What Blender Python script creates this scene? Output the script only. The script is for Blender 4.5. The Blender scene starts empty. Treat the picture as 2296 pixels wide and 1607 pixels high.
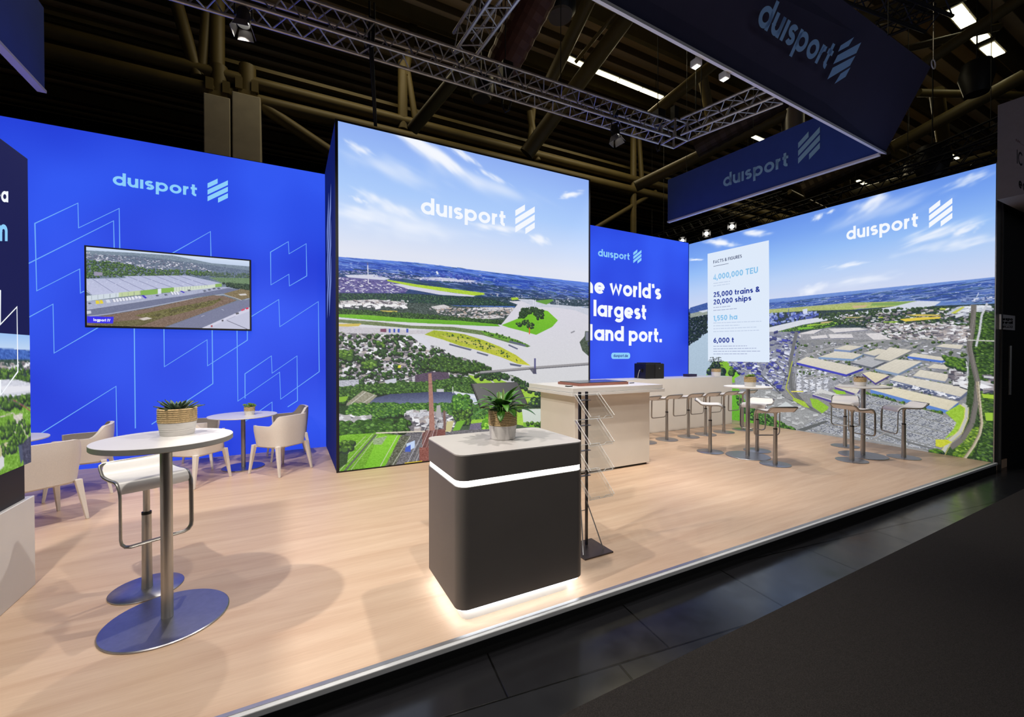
import bpy, bmesh, math, random
import numpy as np
from mathutils import Vector, Matrix
random.seed(7); rng = np.random.default_rng(7)
sc = bpy.context.scene; C = sc.collection
# ------------------------------------------------------------------ camera, world, exposure
F_PX, YAW, PITCH, ROLL, EYE = 952.2, 0.482737, -0.0092977, -0.00044, 1.58
IMW, IMH = 2296.0, 1607.0; CX, CY = IMW/2, IMH/2
fw = Vector((math.sin(YAW)*math.cos(PITCH), math.cos(YAW)*math.cos(PITCH), math.sin(PITCH)))
rt0 = Vector((math.cos(YAW), -math.sin(YAW), 0)); up0 = rt0.cross(fw)
rt = rt0*math.cos(ROLL)+up0*math.sin(ROLL); up = -rt0*math.sin(ROLL)+up0*math.cos(ROLL)
cam = bpy.data.cameras.new('camera'); cam.sensor_width = 36; cam.lens = 36*F_PX/IMW; cam.clip_end = 200
co = bpy.data.objects.new('camera', cam); C.objects.link(co)
co.matrix_world = Matrix(((rt.x, up.x, -fw.x, 0), (rt.y, up.y, -fw.y, 0), (rt.z, up.z, -fw.z, EYE), (0, 0, 0, 1)))
sc.camera = co
w = bpy.data.worlds.new('hall'); sc.world = w; w.use_nodes = True
w.node_tree.nodes['Background'].inputs[0].default_value = (.020, .021, .026, 1); w.node_tree.nodes['Background'].inputs[1].default_value = .5
sc.view_settings.view_transform = 'Standard'; sc.view_settings.look = 'None'
sc.view_settings.gamma = 1; sc.view_settings.exposure = 0; sc.view_settings.use_curve_mapping = False
def spot(x, y, z, tx, ty, power, ang=95, size=.06, col=(1, .93, .84), blend=.5):
    l = bpy.data.lights.new('spot_light', 'SPOT'); l.energy = power; l.color = col; l.spot_size = math.radians(ang)
    l.spot_blend = blend; l.shadow_soft_size = size
    o = bpy.data.objects.new('spot_light', l); C.objects.link(o); o.location = (x, y, z)
    o.rotation_euler = (Vector((tx, ty, 0))-Vector((x, y, z))).to_track_quat('-Z', 'Y').to_euler(); return o
K = 1.0
# spotlights hung from the truss and from the banner frame, plus an added one for the bar (x, y, z, aim x, aim y, watts)
spot(-.47, 5.85, 5.32, -1.0, 5.6, 240*K)
spot(5.2, 5.75, 5.28, 6.6, 5.9, 215*K)
spot(4.8, 3.45, 4.88, 7.6, 4.2, 250*K)
spot(4.3, 3.45, 4.88, 6.6, 6.0, 230*K)
spot(2.62, 2.9, 4.88, 1.3, 3.4, 330*K)
spot(-2.6, 3.3, 4.88, .0, 3.6, 520*K)
spot(.9, .75, 5.1, .0, 4.2, 240*K)
spot(7.9, 3.3, 4.88, 7.6, 4.6, 50*K)
spot(4.6, .75, 5.1, 4.8, 3.2, 80*K)
spot(-1.5, 1.9, 5.0, -.4, 4.2, 420*K)
spot(6.3, 3.45, 4.88, 7.4, 6.4, 260*K, ang=62)  # extra spot without a fixture, added to brighten the cream bar front
spot(-2.7, 5.0, 4.9, -1.0, 7.2, 120*K)
def area(x, y, z, sx, sy, e, col, rot):
    l = bpy.data.lights.new('hall_light', 'AREA'); l.energy = e; l.color = col; l.shape = 'RECTANGLE'; l.size = sx; l.size_y = sy
    o = bpy.data.objects.new('hall_light', l); C.objects.link(o); o.location = (x, y, z); o.rotation_euler = rot
# unseen fill added in place of stands across the aisle, lifting the navy banner, and the warm strips under the hall roof
area(6, -7, 4.0, 14, 3, 60, (.85, .9, 1), (math.radians(100), 0, 0))
for x_, y_, e_ in ((10, 11, 120), (24, 9, 160), (2, 12, 80)): area(x_, y_, 11.3, 5, .3, e_, (1, .86, .55), (0, 0, 0))

# ------------------------------------------------------------------ helpers
def ray(px, py):
    return (rt*((px-CX)/F_PX) - up*((py-CY)/F_PX) + fw)
def at(px, py, z=0.0):
    d = ray(px, py); return Vector((0, 0, EYE)) + d*((z-EYE)/d.z)
def onplane(px, py, p0, n):
    d = ray(px, py); e = Vector((0, 0, EYE)); return e + d*((Vector(p0)-e).dot(n)/d.dot(n))
def proj(p):
    q = Vector(p)-Vector((0, 0, EYE)); k = q.dot(fw); return (CX+F_PX*q.dot(rt)/k, CY-F_PX*q.dot(up)/k)
def lin(c): return tuple(((v/255)/12.92 if v/255 <= .04045 else ((v/255+.055)/1.055)**2.4) for v in c)
MATS = {}
def mat(name, rgb=(200, 200, 200), rough=.5, metal=0., noise=0., nscale=20., bump=0., emit=None, es=1., trans=0., coat=0., stretch=(1, 1, 1), noise2=None, spec=.5, aniso=0.):
    if name in MATS: return MATS[name]
    m = bpy.data.materials.new(name); m.use_nodes = True; nt = m.node_tree; b = nt.nodes['Principled BSDF']
    c = lin(rgb); b.inputs['Base Color'].default_value = (*c, 1); b.inputs['Roughness'].default_value = rough; b.inputs['Metallic'].default_value = metal
    b.inputs['Specular IOR Level'].default_value = spec; b.inputs['Anisotropic'].default_value = aniso
    if trans: b.inputs['Transmission Weight'].default_value = trans; b.inputs['IOR'].default_value = 1.49
    if coat: b.inputs['Coat Weight'].default_value = coat
    if emit: b.inputs['Emission Color'].default_value = (*lin(emit), 1); b.inputs['Emission Strength'].default_value = es
    if noise or bump:
        tc = nt.nodes.new('ShaderNodeTexCoord'); mp = nt.nodes.new('ShaderNodeMapping'); mp.inputs['Scale'].default_value = stretch
        nz = nt.nodes.new('ShaderNodeTexNoise'); nz.inputs['Scale'].default_value = nscale; nz.inputs['Detail'].default_value = 6
        nt.links.new(tc.outputs['Object'], mp.inputs[0]); nt.links.new(mp.outputs[0], nz.inputs['Vector'])
        if noise:
            mx = nt.nodes.new('ShaderNodeMix'); mx.data_type = 'RGBA'
            c2 = lin(noise2) if noise2 else tuple(v*(1-noise) for v in c); c1 = tuple(min(1, v*(1+noise*.5)) for v in c)
            mx.inputs['A'].default_value = (*c1, 1); mx.inputs['B'].default_value = (*c2, 1)
            rp = nt.nodes.new('ShaderNodeMapRange'); rp.inputs['From Min'].default_value = .3; rp.inputs['From Max'].default_value = .7
            nt.links.new(nz.outputs['Fac'], rp.inputs[0]); nt.links.new(rp.outputs[0], mx.inputs['Factor']); nt.links.new(mx.outputs['Result'], b.inputs['Base Color'])
        if bump:
            bp = nt.nodes.new('ShaderNodeBump'); bp.inputs['Strength'].default_value = bump; bp.inputs['Distance'].default_value = .01
            nt.links.new(nz.outputs['Fac'], bp.inputs['Height']); nt.links.new(bp.outputs[0], b.inputs['Normal'])
    MATS[name] = m; return m
def tag(o, label=None, cat=None, group=None, kind=None):
    if label: o['label'] = label
    if cat: o['category'] = cat
    if group: o['group'] = group
    if kind: o['kind'] = kind
    return o
def thing(name, label, cat, loc=(0, 0, 0), rz=0., group=None):
    o = bpy.data.objects.new(name, None); C.objects.link(o); o.empty_display_size = .1
    o.location = loc; o.rotation_euler = (0, 0, rz); return tag(o, label, cat, group)
def link(name, me, m, parent=None, smooth=False, off=None):
    o = bpy.data.objects.new(name, me); C.objects.link(o)
    if m: me.materials.append(m)
    if parent: o.parent = parent
    if off is not None: me.transform(Matrix.Translation(-Vector(off)))
    if smooth:
        me.polygons.foreach_set('use_smooth', [True]*len(me.polygons))
        try: me.set_sharp_from_angle(angle=math.radians(40))
        except Exception: pass
    return o
def obj(name, bm, m, parent=None, smooth=False, off=None, bevel=0.):
    bmesh.ops.recalc_face_normals(bm, faces=bm.faces)
    me = bpy.data.meshes.new(name); bm.to_mesh(me); bm.free()
    o = link(name, me, m, parent, smooth, off)
    if bevel:
        b = o.modifiers.new('b', 'BEVEL'); b.width = bevel; b.segments = 2; b.limit_method = 'ANGLE'
    return o
def BM(): return bmesh.new()
def abox(bm, x0, x1, y0, y1, z0, z1):
    v = [bm.verts.new(p) for p in ((x0,y0,z0),(x1,y0,z0),(x1,y1,z0),(x0,y1,z0),(x0,y0,z1),(x1,y0,z1),(x1,y1,z1),(x0,y1,z1))]
    for f in ((3,2,1,0),(4,5,6,7),(0,1,5,4),(1,2,6,5),(2,3,7,6),(3,0,4,7)): bm.faces.new([v[i] for i in f])
    return bm
def box(name, x0, x1, y0, y1, z0, z1, m, parent=None, bevel=0., off=None): return obj(name, abox(BM(), x0, x1, y0, y1, z0, z1), m, parent, bevel=bevel, off=off)
def hull8(bm, a, b):     # a, b: quads (4 pts each) -> closed hexahedron
    v = [bm.verts.new(p) for p in list(a)+list(b)]
    for f in ((3,2,1,0),(4,5,6,7),(0,1,5,4),(1,2,6,5),(2,3,7,6),(3,0,4,7)): bm.faces.new([v[i] for i in f])
    return bm
def prism(bm, pts, z0, z1):
    a = [bm.verts.new((x, y, z0)) for x, y in pts]; b = [bm.verts.new((x, y, z1)) for x, y in pts]; n = len(pts)
    bm.faces.new(a[::-1]); bm.faces.new(b)
    for i in range(n): bm.faces.new((a[i], a[(i+1)%n], b[(i+1)%n], b[i]))
    return bm
def rrect(x0, x1, y0, y1, r, n=6):
    P = []
    for cx, cy, a0 in ((x1-r, y0+r, -90), (x1-r, y1-r, 0), (x0+r, y1-r, 90), (x0+r, y0+r, 180)):
        for i in range(n+1):
            a = math.radians(a0+90*i/n); P.append((cx+r*math.cos(a), cy+r*math.sin(a)))
    return P
def lathe(bm, prof, n=48, cx=0, cy=0):   # prof: (r, z) list
    rings = []
    for r, z in prof:
        if r < 1e-6: rings.append([bm.verts.new((cx, cy, z))])
        else: rings.append([bm.verts.new((cx+r*math.cos(2*math.pi*i/n), cy+r*math.sin(2*math.pi*i/n), z)) for i in range(n)])
    for A, B in zip(rings[:-1], rings[1:]):
        for i in range(n):
            j = (i+1) % n
            q = [A[i % len(A)], A[j % len(A)], B[j % len(B)], B[i % len(B)]]
            u = []
            for v in q:
                if v not in u: u.append(v)
            if len(u) > 2: bm.faces.new(u)
    return bm
def tube(bm, pts, r, n=10, closed=False, rx=None):   # sweep; r half-size in plane normal, rx the other
    pts = [Vector(p) for p in pts]; N = len(pts); rings = []; prev = None
    for i, p in enumerate(pts):
        a = pts[(i-1) % N] if (closed or i > 0) else p; b = pts[(i+1) % N] if (closed or i < N-1) else p
        t = (b-a).normalized()
        if prev is None:
            ref = Vector((0, 0, 1)) if abs(t.z) < .9 else Vector((0, 1, 0)); u = t.cross(ref).normalized()
        else: u = (prev - t*prev.dot(t)).normalized()
        prev = u; v = t.cross(u)
        rr = r[i] if isinstance(r, (list, tuple)) else r; rb = rx if rx else rr
        rings.append([bm.verts.new(p+u*(rr*math.cos(2*math.pi*k/n))+v*(rb*math.sin(2*math.pi*k/n))) for k in range(n)])
    for i in range(N if closed else N-1):
        A, B = rings[i], rings[(i+1) % N]
        for k in range(n): bm.faces.new((A[k], A[(k+1) % n], B[(k+1) % n], B[k]))
    if not closed: bm.faces.new(rings[0][::-1]); bm.faces.new(rings[-1])
    return bm
def copy_tree(o, parent=None):
    c = o.copy(); C.objects.link(c); c.parent = parent
    for ch in o.children: copy_tree(ch, c)
    return c

# ------------------------------------------------------------------ stroke lettering
def arc(cx, cy, rx, ry, a0, a1, n=14):
    return [(cx+rx*math.cos(math.radians(a0+(a1-a0)*i/n)), cy+ry*math.sin(math.radians(a0+(a1-a0)*i/n))) for i in range(n+1)]
def glyph(c, w):
    h = w/2; X = .72; R = .37; rx = R-h; ry = X/2-h; B = lambda: arc(R, X/2, rx, ry, 0, 360, 28); D = .6
    if c == 'd': return [B(), [(2*R-h, 0), (2*R-h, 1)]], 2*R
    if c == 'q': return [B(), [(2*R-h, -.28), (2*R-h, X)]], 2*R
    if c == 'p': return [B(), [(h, -.28), (h, X)]], 2*R
    if c == 'b': return [B(), [(h, 0), (h, 1)]], 2*R
    if c == 'a': return [B(), [(2*R-h, 0), (2*R-h, X)]], 2*R
    if c == 'o': return [B()], 2*R
    if c == 'g': return [B(), [(2*R-h, X), (2*R-h, -.02)]+arc(R, -.02, R-h, .27-h, 0, -150)], 2*R
    if c == 'e': return [arc(R, X/2, rx, ry, 0, 318, 26), [(h, X/2-.01), (2*R-h*.6, X/2-.01)]], 2*R
    if c == 'c': return [arc(R, X/2, rx, ry, 45, 315, 24)], 2*R*.92
    if c == 'u': return [[(h, X), (h, .33)]+arc(.31, .33, .31-h, .33-h, 180, 360), [(.62-h, X), (.62-h, 0)], [(.62-h, .33), (.62-h, X)]], .62
    if c == 'n': return [[(h, 0), (h, X)], [(h, 0), (h, .39)]+arc(.31, .39, .31-h, .33-h, 180, 0)+[(.62-h, 0)]], .62
    if c == 'h': return [[(h, 0), (h, 1)], [(h, 0), (h, .39)]+arc(.31, .39, .31-h, .33-h, 180, 0)+[(.62-h, 0)]], .62
    if c == 'm': return [[(h, 0), (h, X)]]+[[(h+k*.4, 0), (h+k*.4, .42)]+arc(h+.2+k*.4, .42, .2, .3-h, 180, 0)+[(h+.4+k*.4, 0)] for k in (0, 1)], .8+w
    if c == 'r': return [[(h, 0), (h, X)], [(h, .3), (h, .37)]+arc(.33, .37, .33-h, .35-h, 180, 88)], .38
    if c in '\u0131l': return [[(h, 0), (h, X if c != 'l' else 1)]], w
    if c == 'i': return [[(h, 0), (h, X)], [(h, .84), (h, .84+w)]], w
    if c == 't': return [[(.17, .95), (.17, .22)]+arc(.34, .22, .17, .22-h, 180, 275, 8), [(0, X-h), (.4, X-h)]], .42
    if c == 's':
        s = X/4-h/2
        return [arc(.27, X-h-s, .27-h, s, 35, 270, 14)+arc(.27, h+s, .27-h, s, 90, -145, 14)[1:]], .54
    if c == 'w': return [[(h*.8, X), (.27, h), (.48, X-h*.9), (.69, h), (.96-h*.8, X)]], .96
    if c == 'x': return [[(h*.7, 0), (.56-h*.7, X)], [(h*.7, X), (.56-h*.7, 0)]], .56
    if c == '.': return [[(h, 0), (h, w*1.1)]], w
    if c == ',': return [[(h, w), (h*.4, -w*.8)]], w
    if c == '\'': return [[(h, .98), (h*1.4, .72)]], w
    if c == 'T': return [[(0, 1-h), (.66, 1-h)], [(.33, 0), (.33, 1)]], .66
    if c == 'F': return [[(h, 0), (h, 1)], [(h, 1-h), (.56, 1-h)], [(h, .5), (.5, .5)]], .56
    if c == 'E': return [[(h, 0), (h, 1)], [(h, 1-h), (.58, 1-h)], [(h, .5), (.52, .5)], [(h, h), (.58, h)]], .58
    if c == 'I': return [[(h, 0), (h, 1)]], w
    if c == 'J': return [[(h, 0), (h, 1)]], w
    if c == 'V': return [[(h, 1), (.38, h*.5), (.76-h, 1)]], .76
    if c == 'A': return [[(h*.8, 0), (.4, 1-h*.4), (.8-h*.8, 0)], [(.2, .28), (.6, .28)]], .8
    if c == 'C': return [arc(.45, .5, .45-h, .5-h, 45, 315, 24)], .82
    if c == 'G': return [arc(.45, .5, .45-h, .5-h, 45, 360, 26), [(.45, .5), (.9-h*.3, .5)]], .9
    if c == 'S': return [arc(.3, .75-h*.5, .3-h, .25-h*.5, 35, 270)+arc(.3, .25+h*.5, .3-h, .25-h*.5, 90, -145)[1:]], .6
    if c == 'U': return [[(h, 1), (h, .35)]+arc(.35, .35, .35-h, .35-h, 180, 360)+[(.7-h, 1)]], .7
    if c == 'R': return [[(h, 0), (h, 1)], [(h, 1-h), (.33, 1-h)]+arc(.33, .72, .27-h, .28-h, 90, -90)+[(h, .44)], [(.32, .44), (.58, 0)]], .62
    if c == 'B': return [[(h, 0), (h, 1)], [(h, 1-h), (.33, 1-h)]+arc(.33, .75-h/2, .25-h/2, .25-h/2, 90, -90)+[(h, .5)], [(.33, .5)]+arc(.34, .25+h/2, .27-h/2, .25-h/2, 90, -90)+[(h, h)]], .63
    if c == '&': return [[(.68, h*.6), (.2, .62)]+arc(.32, .78, .17, .22-h, 200, -30, 14)+[(.12, .38)]+arc(.28, .25, .28-h, .25-h, 140, 345, 14)+[(.64, .45)]], .72
    if c == '0': return [arc(.33, .5, .33-h, .5-h, 0, 360, 28)], .66
    if c == '1': return [[(.02, .82), (.24, 1-h)], [(.25, 0), (.25, 1)]], .36
    if c == '2': return [arc(.3, .7, .3-h, .3-h, 165, -35, 14)+[(h, h), (.6, h)]], .62
    if c == '3': return [arc(.28, .74, .26-h, .26-h, 150, -90, 12), arc(.28, .28, .3-h, .28-h, 90, -150, 12)], .6
    if c == '4': return [[(.44, 0), (.44, .98), (h*.6, .25), (.64, .25)]], .64
    if c == '5': return [[(.54, 1-h), (.14, 1-h), (.1, .55)]+arc(.29, .33, .3-h, .33-h, 120, -150, 16)], .6
    if c == '6': return [arc(.32, .33, .32-h, .33-h, 0, 360, 24), [(.46, .98), (.12, .5)]], .64
    return [], .3
def stroke_mesh(bm, line, h, T, flat):
    """offset a polyline by +-h in glyph space and map it with T"""
    P = [Vector(p) for p in line]; n = len(P)
    closed = n > 3 and (P[0]-P[-1]).length < 1e-4
    if closed: P = P[:-1]; n -= 1
    L = []; Rr = []
    for i in range(n):
        a = P[(i-1) % n] if (closed or i > 0) else None; b = P[(i+1) % n] if (closed or i < n-1) else None
        d1 = (P[i]-a).normalized() if a is not None else None; d2 = (b-P[i]).normalized() if b is not None else None
        if d1 is None: d1 = d2
        if d2 is None: d2 = d1
        nn = Vector((-(d1.y+d2.y), d1.x+d2.x))
        if nn.length < 1e-6: nn = Vector((-d1.y, d1.x))
        nn.normalize(); k = h/max(.72, nn.dot(Vector((-d1.y, d1.x))))
        L.append(bm.verts.new(T(P[i]+nn*k))); Rr.append(bm.verts.new(T(P[i]-nn*k)))
    for i in range(n if closed else n-1):
        j = (i+1) % n; bm.faces.new((L[i], L[j], Rr[j], Rr[i]))
def layout(s, w, gap=.13, space=.34):
    x = 0; out = []
    for c in s:
        if c == ' ': x += space; continue
        g, a = glyph(c, w); out += [[(px+x, py) for px, py in st] for st in g]; x += a+gap
    return out, x-gap
def text3(name, s, P0, P1, PT, m, parent, w=.19, lift=None, gap=.10, off=None, space=.34):
    """letters between world points P0 (baseline left) and P1 (baseline right), ascender direction P0->PT"""
    st, tot = layout(s, w, gap, space); U = (P1-P0)/tot; V = (PT-P0); bm = BM(); l = lift or Vector((0, 0, 0))
    for line in st: stroke_mesh(bm, line, w/2, lambda p: P0+U*p.x+V*p.y+l, True)
    me = bpy.data.meshes.new(name); bm.to_mesh(me); bm.free(); return link(name, me, m, parent, off=off)
def logo3(name, BLp, BRp, TLp, m, parent, lift=None, off=None):
    bm = BM(); U = BRp-BLp; V = TLp-BLp; l = lift or Vector((0, 0, 0))
    for k, (a, b) in enumerate(((0, .49), (0, 1), (0, 1), (.51, 1))):
        y = .745-.262*k
        bm.faces.new([bm.verts.new(BLp+U*x+V*v+l) for x, v in ((a, y+.51*a-.19), (b, y+.51*b-.19), (b, y+.51*b), (a, y+.51*a))])
    me = bpy.data.meshes.new(name); bm.to_mesh(me); bm.free(); return link(name, me, m, parent, off=off)

# ------------------------------------------------------------------ printed pictures: a small raster painter
class Canvas:
    """paints a picture into a grid of W x H cells lying on a wall; outlines are given in picture coordinates"""
    def __init__(s, quad, W, H, ss=2):
        s.W, s.H, s.ss = W, H, ss; s.k = 1.; s.a = np.zeros((H*ss, W*ss, 3)); s.T = (0, 0, 1)
        src = np.array([proj(p) for p in quad]); w_, h_ = W*ss, H*ss      # TL TR BR BL
        dst = np.array([(0, 0), (w_, 0), (w_, h_), (0, h_)], float); A = []
        for (x, y), (u, v) in zip(src, dst):
            A.append([x, y, 1, 0, 0, 0, -u*x, -u*y, u]); A.append([0, 0, 0, x, y, 1, -v*x, -v*y, v])
        A = np.array(A); h = np.linalg.solve(A[:, :8], A[:, 8]); s.h = np.append(h, 1).reshape(3, 3)
    def m(s, pts):
        p = np.asarray(pts, float)*s.T[2]+np.array(s.T[:2]); q = np.c_[p, np.ones(len(p))] @ s.h.T; return q[:, :2]/q[:, 2:]
    def mask(s, q):
        H, W = s.a.shape[:2]
        x0, x1 = max(0, int(q[:, 0].min())), min(W, int(q[:, 0].max())+2); y0, y1 = max(0, int(q[:, 1].min())), min(H, int(q[:, 1].max())+2)
        if x1 <= x0 or y1 <= y0: return None
        X = np.arange(x0, x1)+.5; Y = np.arange(y0, y1)+.5; M = np.zeros((len(Y), len(X)), bool)
        for (ax, ay), (bx, by) in zip(q, np.roll(q, -1, 0)):
            if ay == by: continue
            c = (ay > Y) != (by > Y); xc = ax+(Y-ay)*(bx-ax)/(by-ay)
            M ^= c[:, None] & (X[None, :] < xc[:, None])
        return M, x0, y0, x1, y1
    def poly(s, pts, col, col2=None, noise=0, alpha=1., cell=3):
        r = s.mask(s.m(pts))
        if r is None: return
        M, x0, y0, x1, y1 = r; A = s.a[y0:y1, x0:x1]; c = np.broadcast_to(np.array(col, float), A.shape).copy()
        if col2 is not None:      # top to bottom
            t = np.linspace(0, 1, A.shape[0])[:, None, None]; c = c*(1-t)+np.array(col2, float)*t
        if noise:
            h, w_ = A.shape[:2]; n1 = rng.normal(0, 1, (h//cell+1, w_//(cell*2)+1)); n1 = np.repeat(np.repeat(n1, cell, 0), cell*2, 1)[:h, :w_]
            n2 = rng.normal(0, 1, (h//2+1, w_//2+1)); n2 = np.repeat(np.repeat(n2, 2, 0), 2, 1)[:h, :w_]
            c += ((n1+n2)*noise*.7)[..., None]
        A[M] = (A*(1-alpha)+c*alpha)[M]
    def vgrad(s, stops, y_of):        # sky: colour by picture height; y_of gives canvas rows
        H = s.a.shape[0]; y = np.arange(H); ys = [v for v, _ in stops]
        for k in range(3): s.a[:, :, k] = np.interp(y/H, ys, [c[k] for _, c in stops])[:, None]
    def line(s, pts, wd, col, alpha=1.):
        pts = [np.array(p, float) for p in pts]
        for a, b in zip(pts[:-1], pts[1:]):
            d = b-a; L = np.hypot(*d)
            if L == 0: continue
            n = np.array([-d[1], d[0]])/L*wd/2; s.poly([a+n, b+n, b-n, a-n], col, alpha=alpha)
    def spots(s, pts, n):
        q = s.m(pts); r = s.mask(q)
        if r is None: return []
        M, x0, y0, x1, y1 = r; yy, xx = np.nonzero(M)
        if len(yy) == 0: return []
        k = rng.integers(0, len(yy), n); o = [(xx[i]+x0, yy[i]+y0) for i in k]; o.sort(key=lambda t: t[1]); return o
    def ell(s, x, y, rx, ry, col):
        H, W = s.a.shape[:2]; x0, x1, y0, y1 = max(0, int(x-rx)), min(W, int(x+rx)+1), max(0, int(y-ry)), min(H, int(y+ry)+1)
        if x1 <= x0 or y1 <= y0: return
        X, Y = np.meshgrid(np.arange(x0, x1)-x, np.arange(y0, y1)-y); M = (X/rx)**2+(Y/ry)**2 <= 1
        s.a[y0:y1, x0:x1][M] = col
    def trees(s, pts, n, r, dark=(28, 48, 40), mid=(62, 98, 40), light=(110, 150, 55)):
        dark, mid, light = map(np.array, (dark, mid, light))
        for x, y in s.spots(pts, int(n*1.7)):
            q = r*s.k*.72*rng.uniform(.5, 1.35); s.ell(x, y+q*.3, q*1.05, q, dark+rng.normal(0, 5))
            s.ell(x-q*.15, y-q*.1, q*.8, q*.7, mid+rng.normal(0, 10)); 
            if rng.random() < .7: s.ell(x-q*.3, y-q*.35, q*.42, q*.36, light+rng.normal(0, 14))
    def houses(s, pts, n, r, roofs=((205, 205, 210), (150, 145, 150), (105, 100, 110), (228, 228, 232), (172, 162, 160)), side=(60, 62, 78), flat=.6):
        for x, y in s.spots(pts, n):
            a = r*s.k*.85*rng.uniform(.5, 1.5); b = a*flat*rng.uniform(.5, 1); c = np.array(roofs[rng.integers(len(roofs))])+rng.normal(0, 8); k = rng.uniform(-.5, .5)
            H, W = s.a.shape[:2]; x0, x1, y0, y1 = max(0, int(x-a-2)), min(W, int(x+a+3)), max(0, int(y-b*1.3-a*.5-1)), min(H, int(y+b*1.8+a*.5+2))
            if x1 <= x0 or y1 <= y0: continue
            X, Y = np.meshgrid(np.arange(x0, x1)-x, np.arange(y0, y1)-y); Y = Y-k*X
            A = s.a[y0:y1, x0:x1]; A[(np.abs(X) < a) & (Y > -b) & (Y < b*1.7)] = side; A[(np.abs(X) < a) & (np.abs(Y) < b)] = c
    def streaks(s, pts, n, L, th, cols, slope=.0):
        H, W = s.a.shape[:2]
        for x, y in s.spots(pts, n):
            l = L*s.k*rng.uniform(.3, 1.2); t = max(1, th*s.k*rng.uniform(.5, 1.3)); c = np.array(cols[rng.integers(len(cols))])+rng.normal(0, 6)
            x0, x1, y0, y1 = max(0, int(x-l)), min(W, int(x+l)), max(0, int(y-t-l*abs(slope)-1)), min(H, int(y+t+l*abs(slope)+2))
            if x1 <= x0 or y1 <= y0: continue
            X, Y = np.meshgrid(np.arange(x0, x1)-x, np.arange(y0, y1)-y); M = ((X/l)**2+((Y-slope*X)/t)**2) <= 1; A = s.a[y0:y1, x0:x1]; A[M] = A[M]*.25+c*.75
    def cloud(s, px, py, L, th, slope, amount=.8, col=(245, 248, 255), n=60):
        """a wisp: many soft flattened puffs along a line"""
        H, W = s.a.shape[:2]
        for i in range(n):
            t = rng.normal(0, .42); x_, y_ = px+t*L/2, py+t*L/2*slope+rng.normal(0, th*.35)
            (x, y), (x2, y2) = s.m([(x_, y_), (x_+1, y_)]); k = np.hypot(x2-x, y2-y)
            rx = L*.13*k*rng.uniform(.4, 1.2); ry = th*.42*k*rng.uniform(.4, 1.1); 
            x0, x1, y0, y1 = max(0, int(x-rx*2)), min(W, int(x+rx*2)), max(0, int(y-ry*3-rx*abs(slope)*2)), min(H, int(y+ry*3+rx*abs(slope)*2))
            if x1 <= x0 or y1 <= y0: continue
            X, Y = np.meshgrid(np.arange(x0, x1)-x, np.arange(y0, y1)-y); Y = Y-slope*X
            g = (np.exp(-(X/rx)**2*1.2-(Y/ry)**2*1.2)*amount*.26)[..., None]; A = s.a[y0:y1, x0:x1]; s.a[y0:y1, x0:x1] = A*(1-g)+np.array(col)*g
    def build(s, name, quad, strength, parent=None, off=(0, 0, 0)):
        ss = s.ss; im = s.a.reshape(s.H, ss, s.W, ss, 3).mean((1, 3)); im = np.clip(im, 0, 255)/255
        im = np.pad(im, ((0, 1), (0, 1), (0, 0)), 'edge'); im = np.where(im <= .04045, im/12.92, ((im+.055)/1.055)**2.4)
        TL, TR, BR, BL = [np.array(p, float)-np.array(off, float) for p in quad]
        u = np.linspace(0, 1, s.W+1)[None, :, None]; v = np.linspace(0, 1, s.H+1)[:, None, None]
        # perspective-free bilinear placement on the flat sheet
        P = (TL*(1-u)+TR*u)*(1-v)+(BL*(1-u)+BR*u)*v
        nx, ny = s.W+1, s.H+1; idx = np.arange(nx*ny).reshape(ny, nx)
        f = np.stack([idx[:-1, :-1], idx[1:, :-1], idx[1:, 1:], idx[:-1, 1:]], -1).reshape(-1, 4)
        me = bpy.data.meshes.new(name); me.vertices.add(nx*ny); me.vertices.foreach_set('co', P.reshape(-1).astype(np.float32))
        me.loops.add(f.size); me.loops.foreach_set('vertex_index', f.reshape(-1).astype(np.int32)); me.polygons.add(len(f))
        me.polygons.foreach_set('loop_start', np.arange(0, f.size, 4, dtype=np.int32)); me.update(calc_edges=True)
        ca = me.color_attributes.new('print', 'FLOAT_COLOR', 'POINT'); ca.data.foreach_set('color', np.c_[im.reshape(-1, 3), np.ones(nx*ny)].reshape(-1).astype(np.float32))
        return link(name, me, printmat(strength), parent)
def printmat(strength):
    k = 'backlit_print_%g' % strength
    if k in MATS: return MATS[k]
    m = bpy.data.materials.new(k); m.use_nodes = True; nt = m.node_tree; b = nt.nodes['Principled BSDF']
    at_ = nt.nodes.new('ShaderNodeAttribute'); at_.attribute_name = 'print'; b.inputs['Base Color'].default_value = (.03, .03, .03, 1); b.inputs['Roughness'].default_value = .8
    b.inputs['Specular IOR Level'].default_value = .1
    nt.links.new(at_.outputs['Color'], b.inputs['Emission Color']); b.inputs['Emission Strength'].default_value = strength
    m.cycles.emission_sampling = 'NONE'; MATS[k] = m; return m

# ------------------------------------------------------------------ materials
def glow(name, rgb, es=1., nosample=True):
    m = mat(name, (20, 20, 20), .8, emit=rgb, es=es, spec=.1)
    if nosample: m.cycles.emission_sampling = 'NONE'
    return m
M_black = mat('black_frame', (16, 16, 18), .5); M_alu = mat('aluminium', (165, 163, 160), .35, .9, noise=.1, nscale=60)
M_steel = mat('brushed_steel', (176, 174, 172), .34, .9, noise=.12, nscale=80, stretch=(1, 1, .05))
M_base = mat('steel_plate', (170, 170, 176), .36, 1., noise=.08, nscale=30)
M_white = mat('white_lacquer', (226, 224, 222), .35, noise=.03, nscale=3); M_edge = mat('grey_edge', (150, 150, 148), .5, noise=.05)
M_shell = mat('off_white_shell', (228, 220, 213), .65, noise=.05, nscale=120, bump=.04)
M_seat = mat('white_seat', (235, 232, 230), .35, noise=.02, nscale=10); M_seatu = mat('seat_underside', (216, 200, 178), .5, noise=.04)
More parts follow.
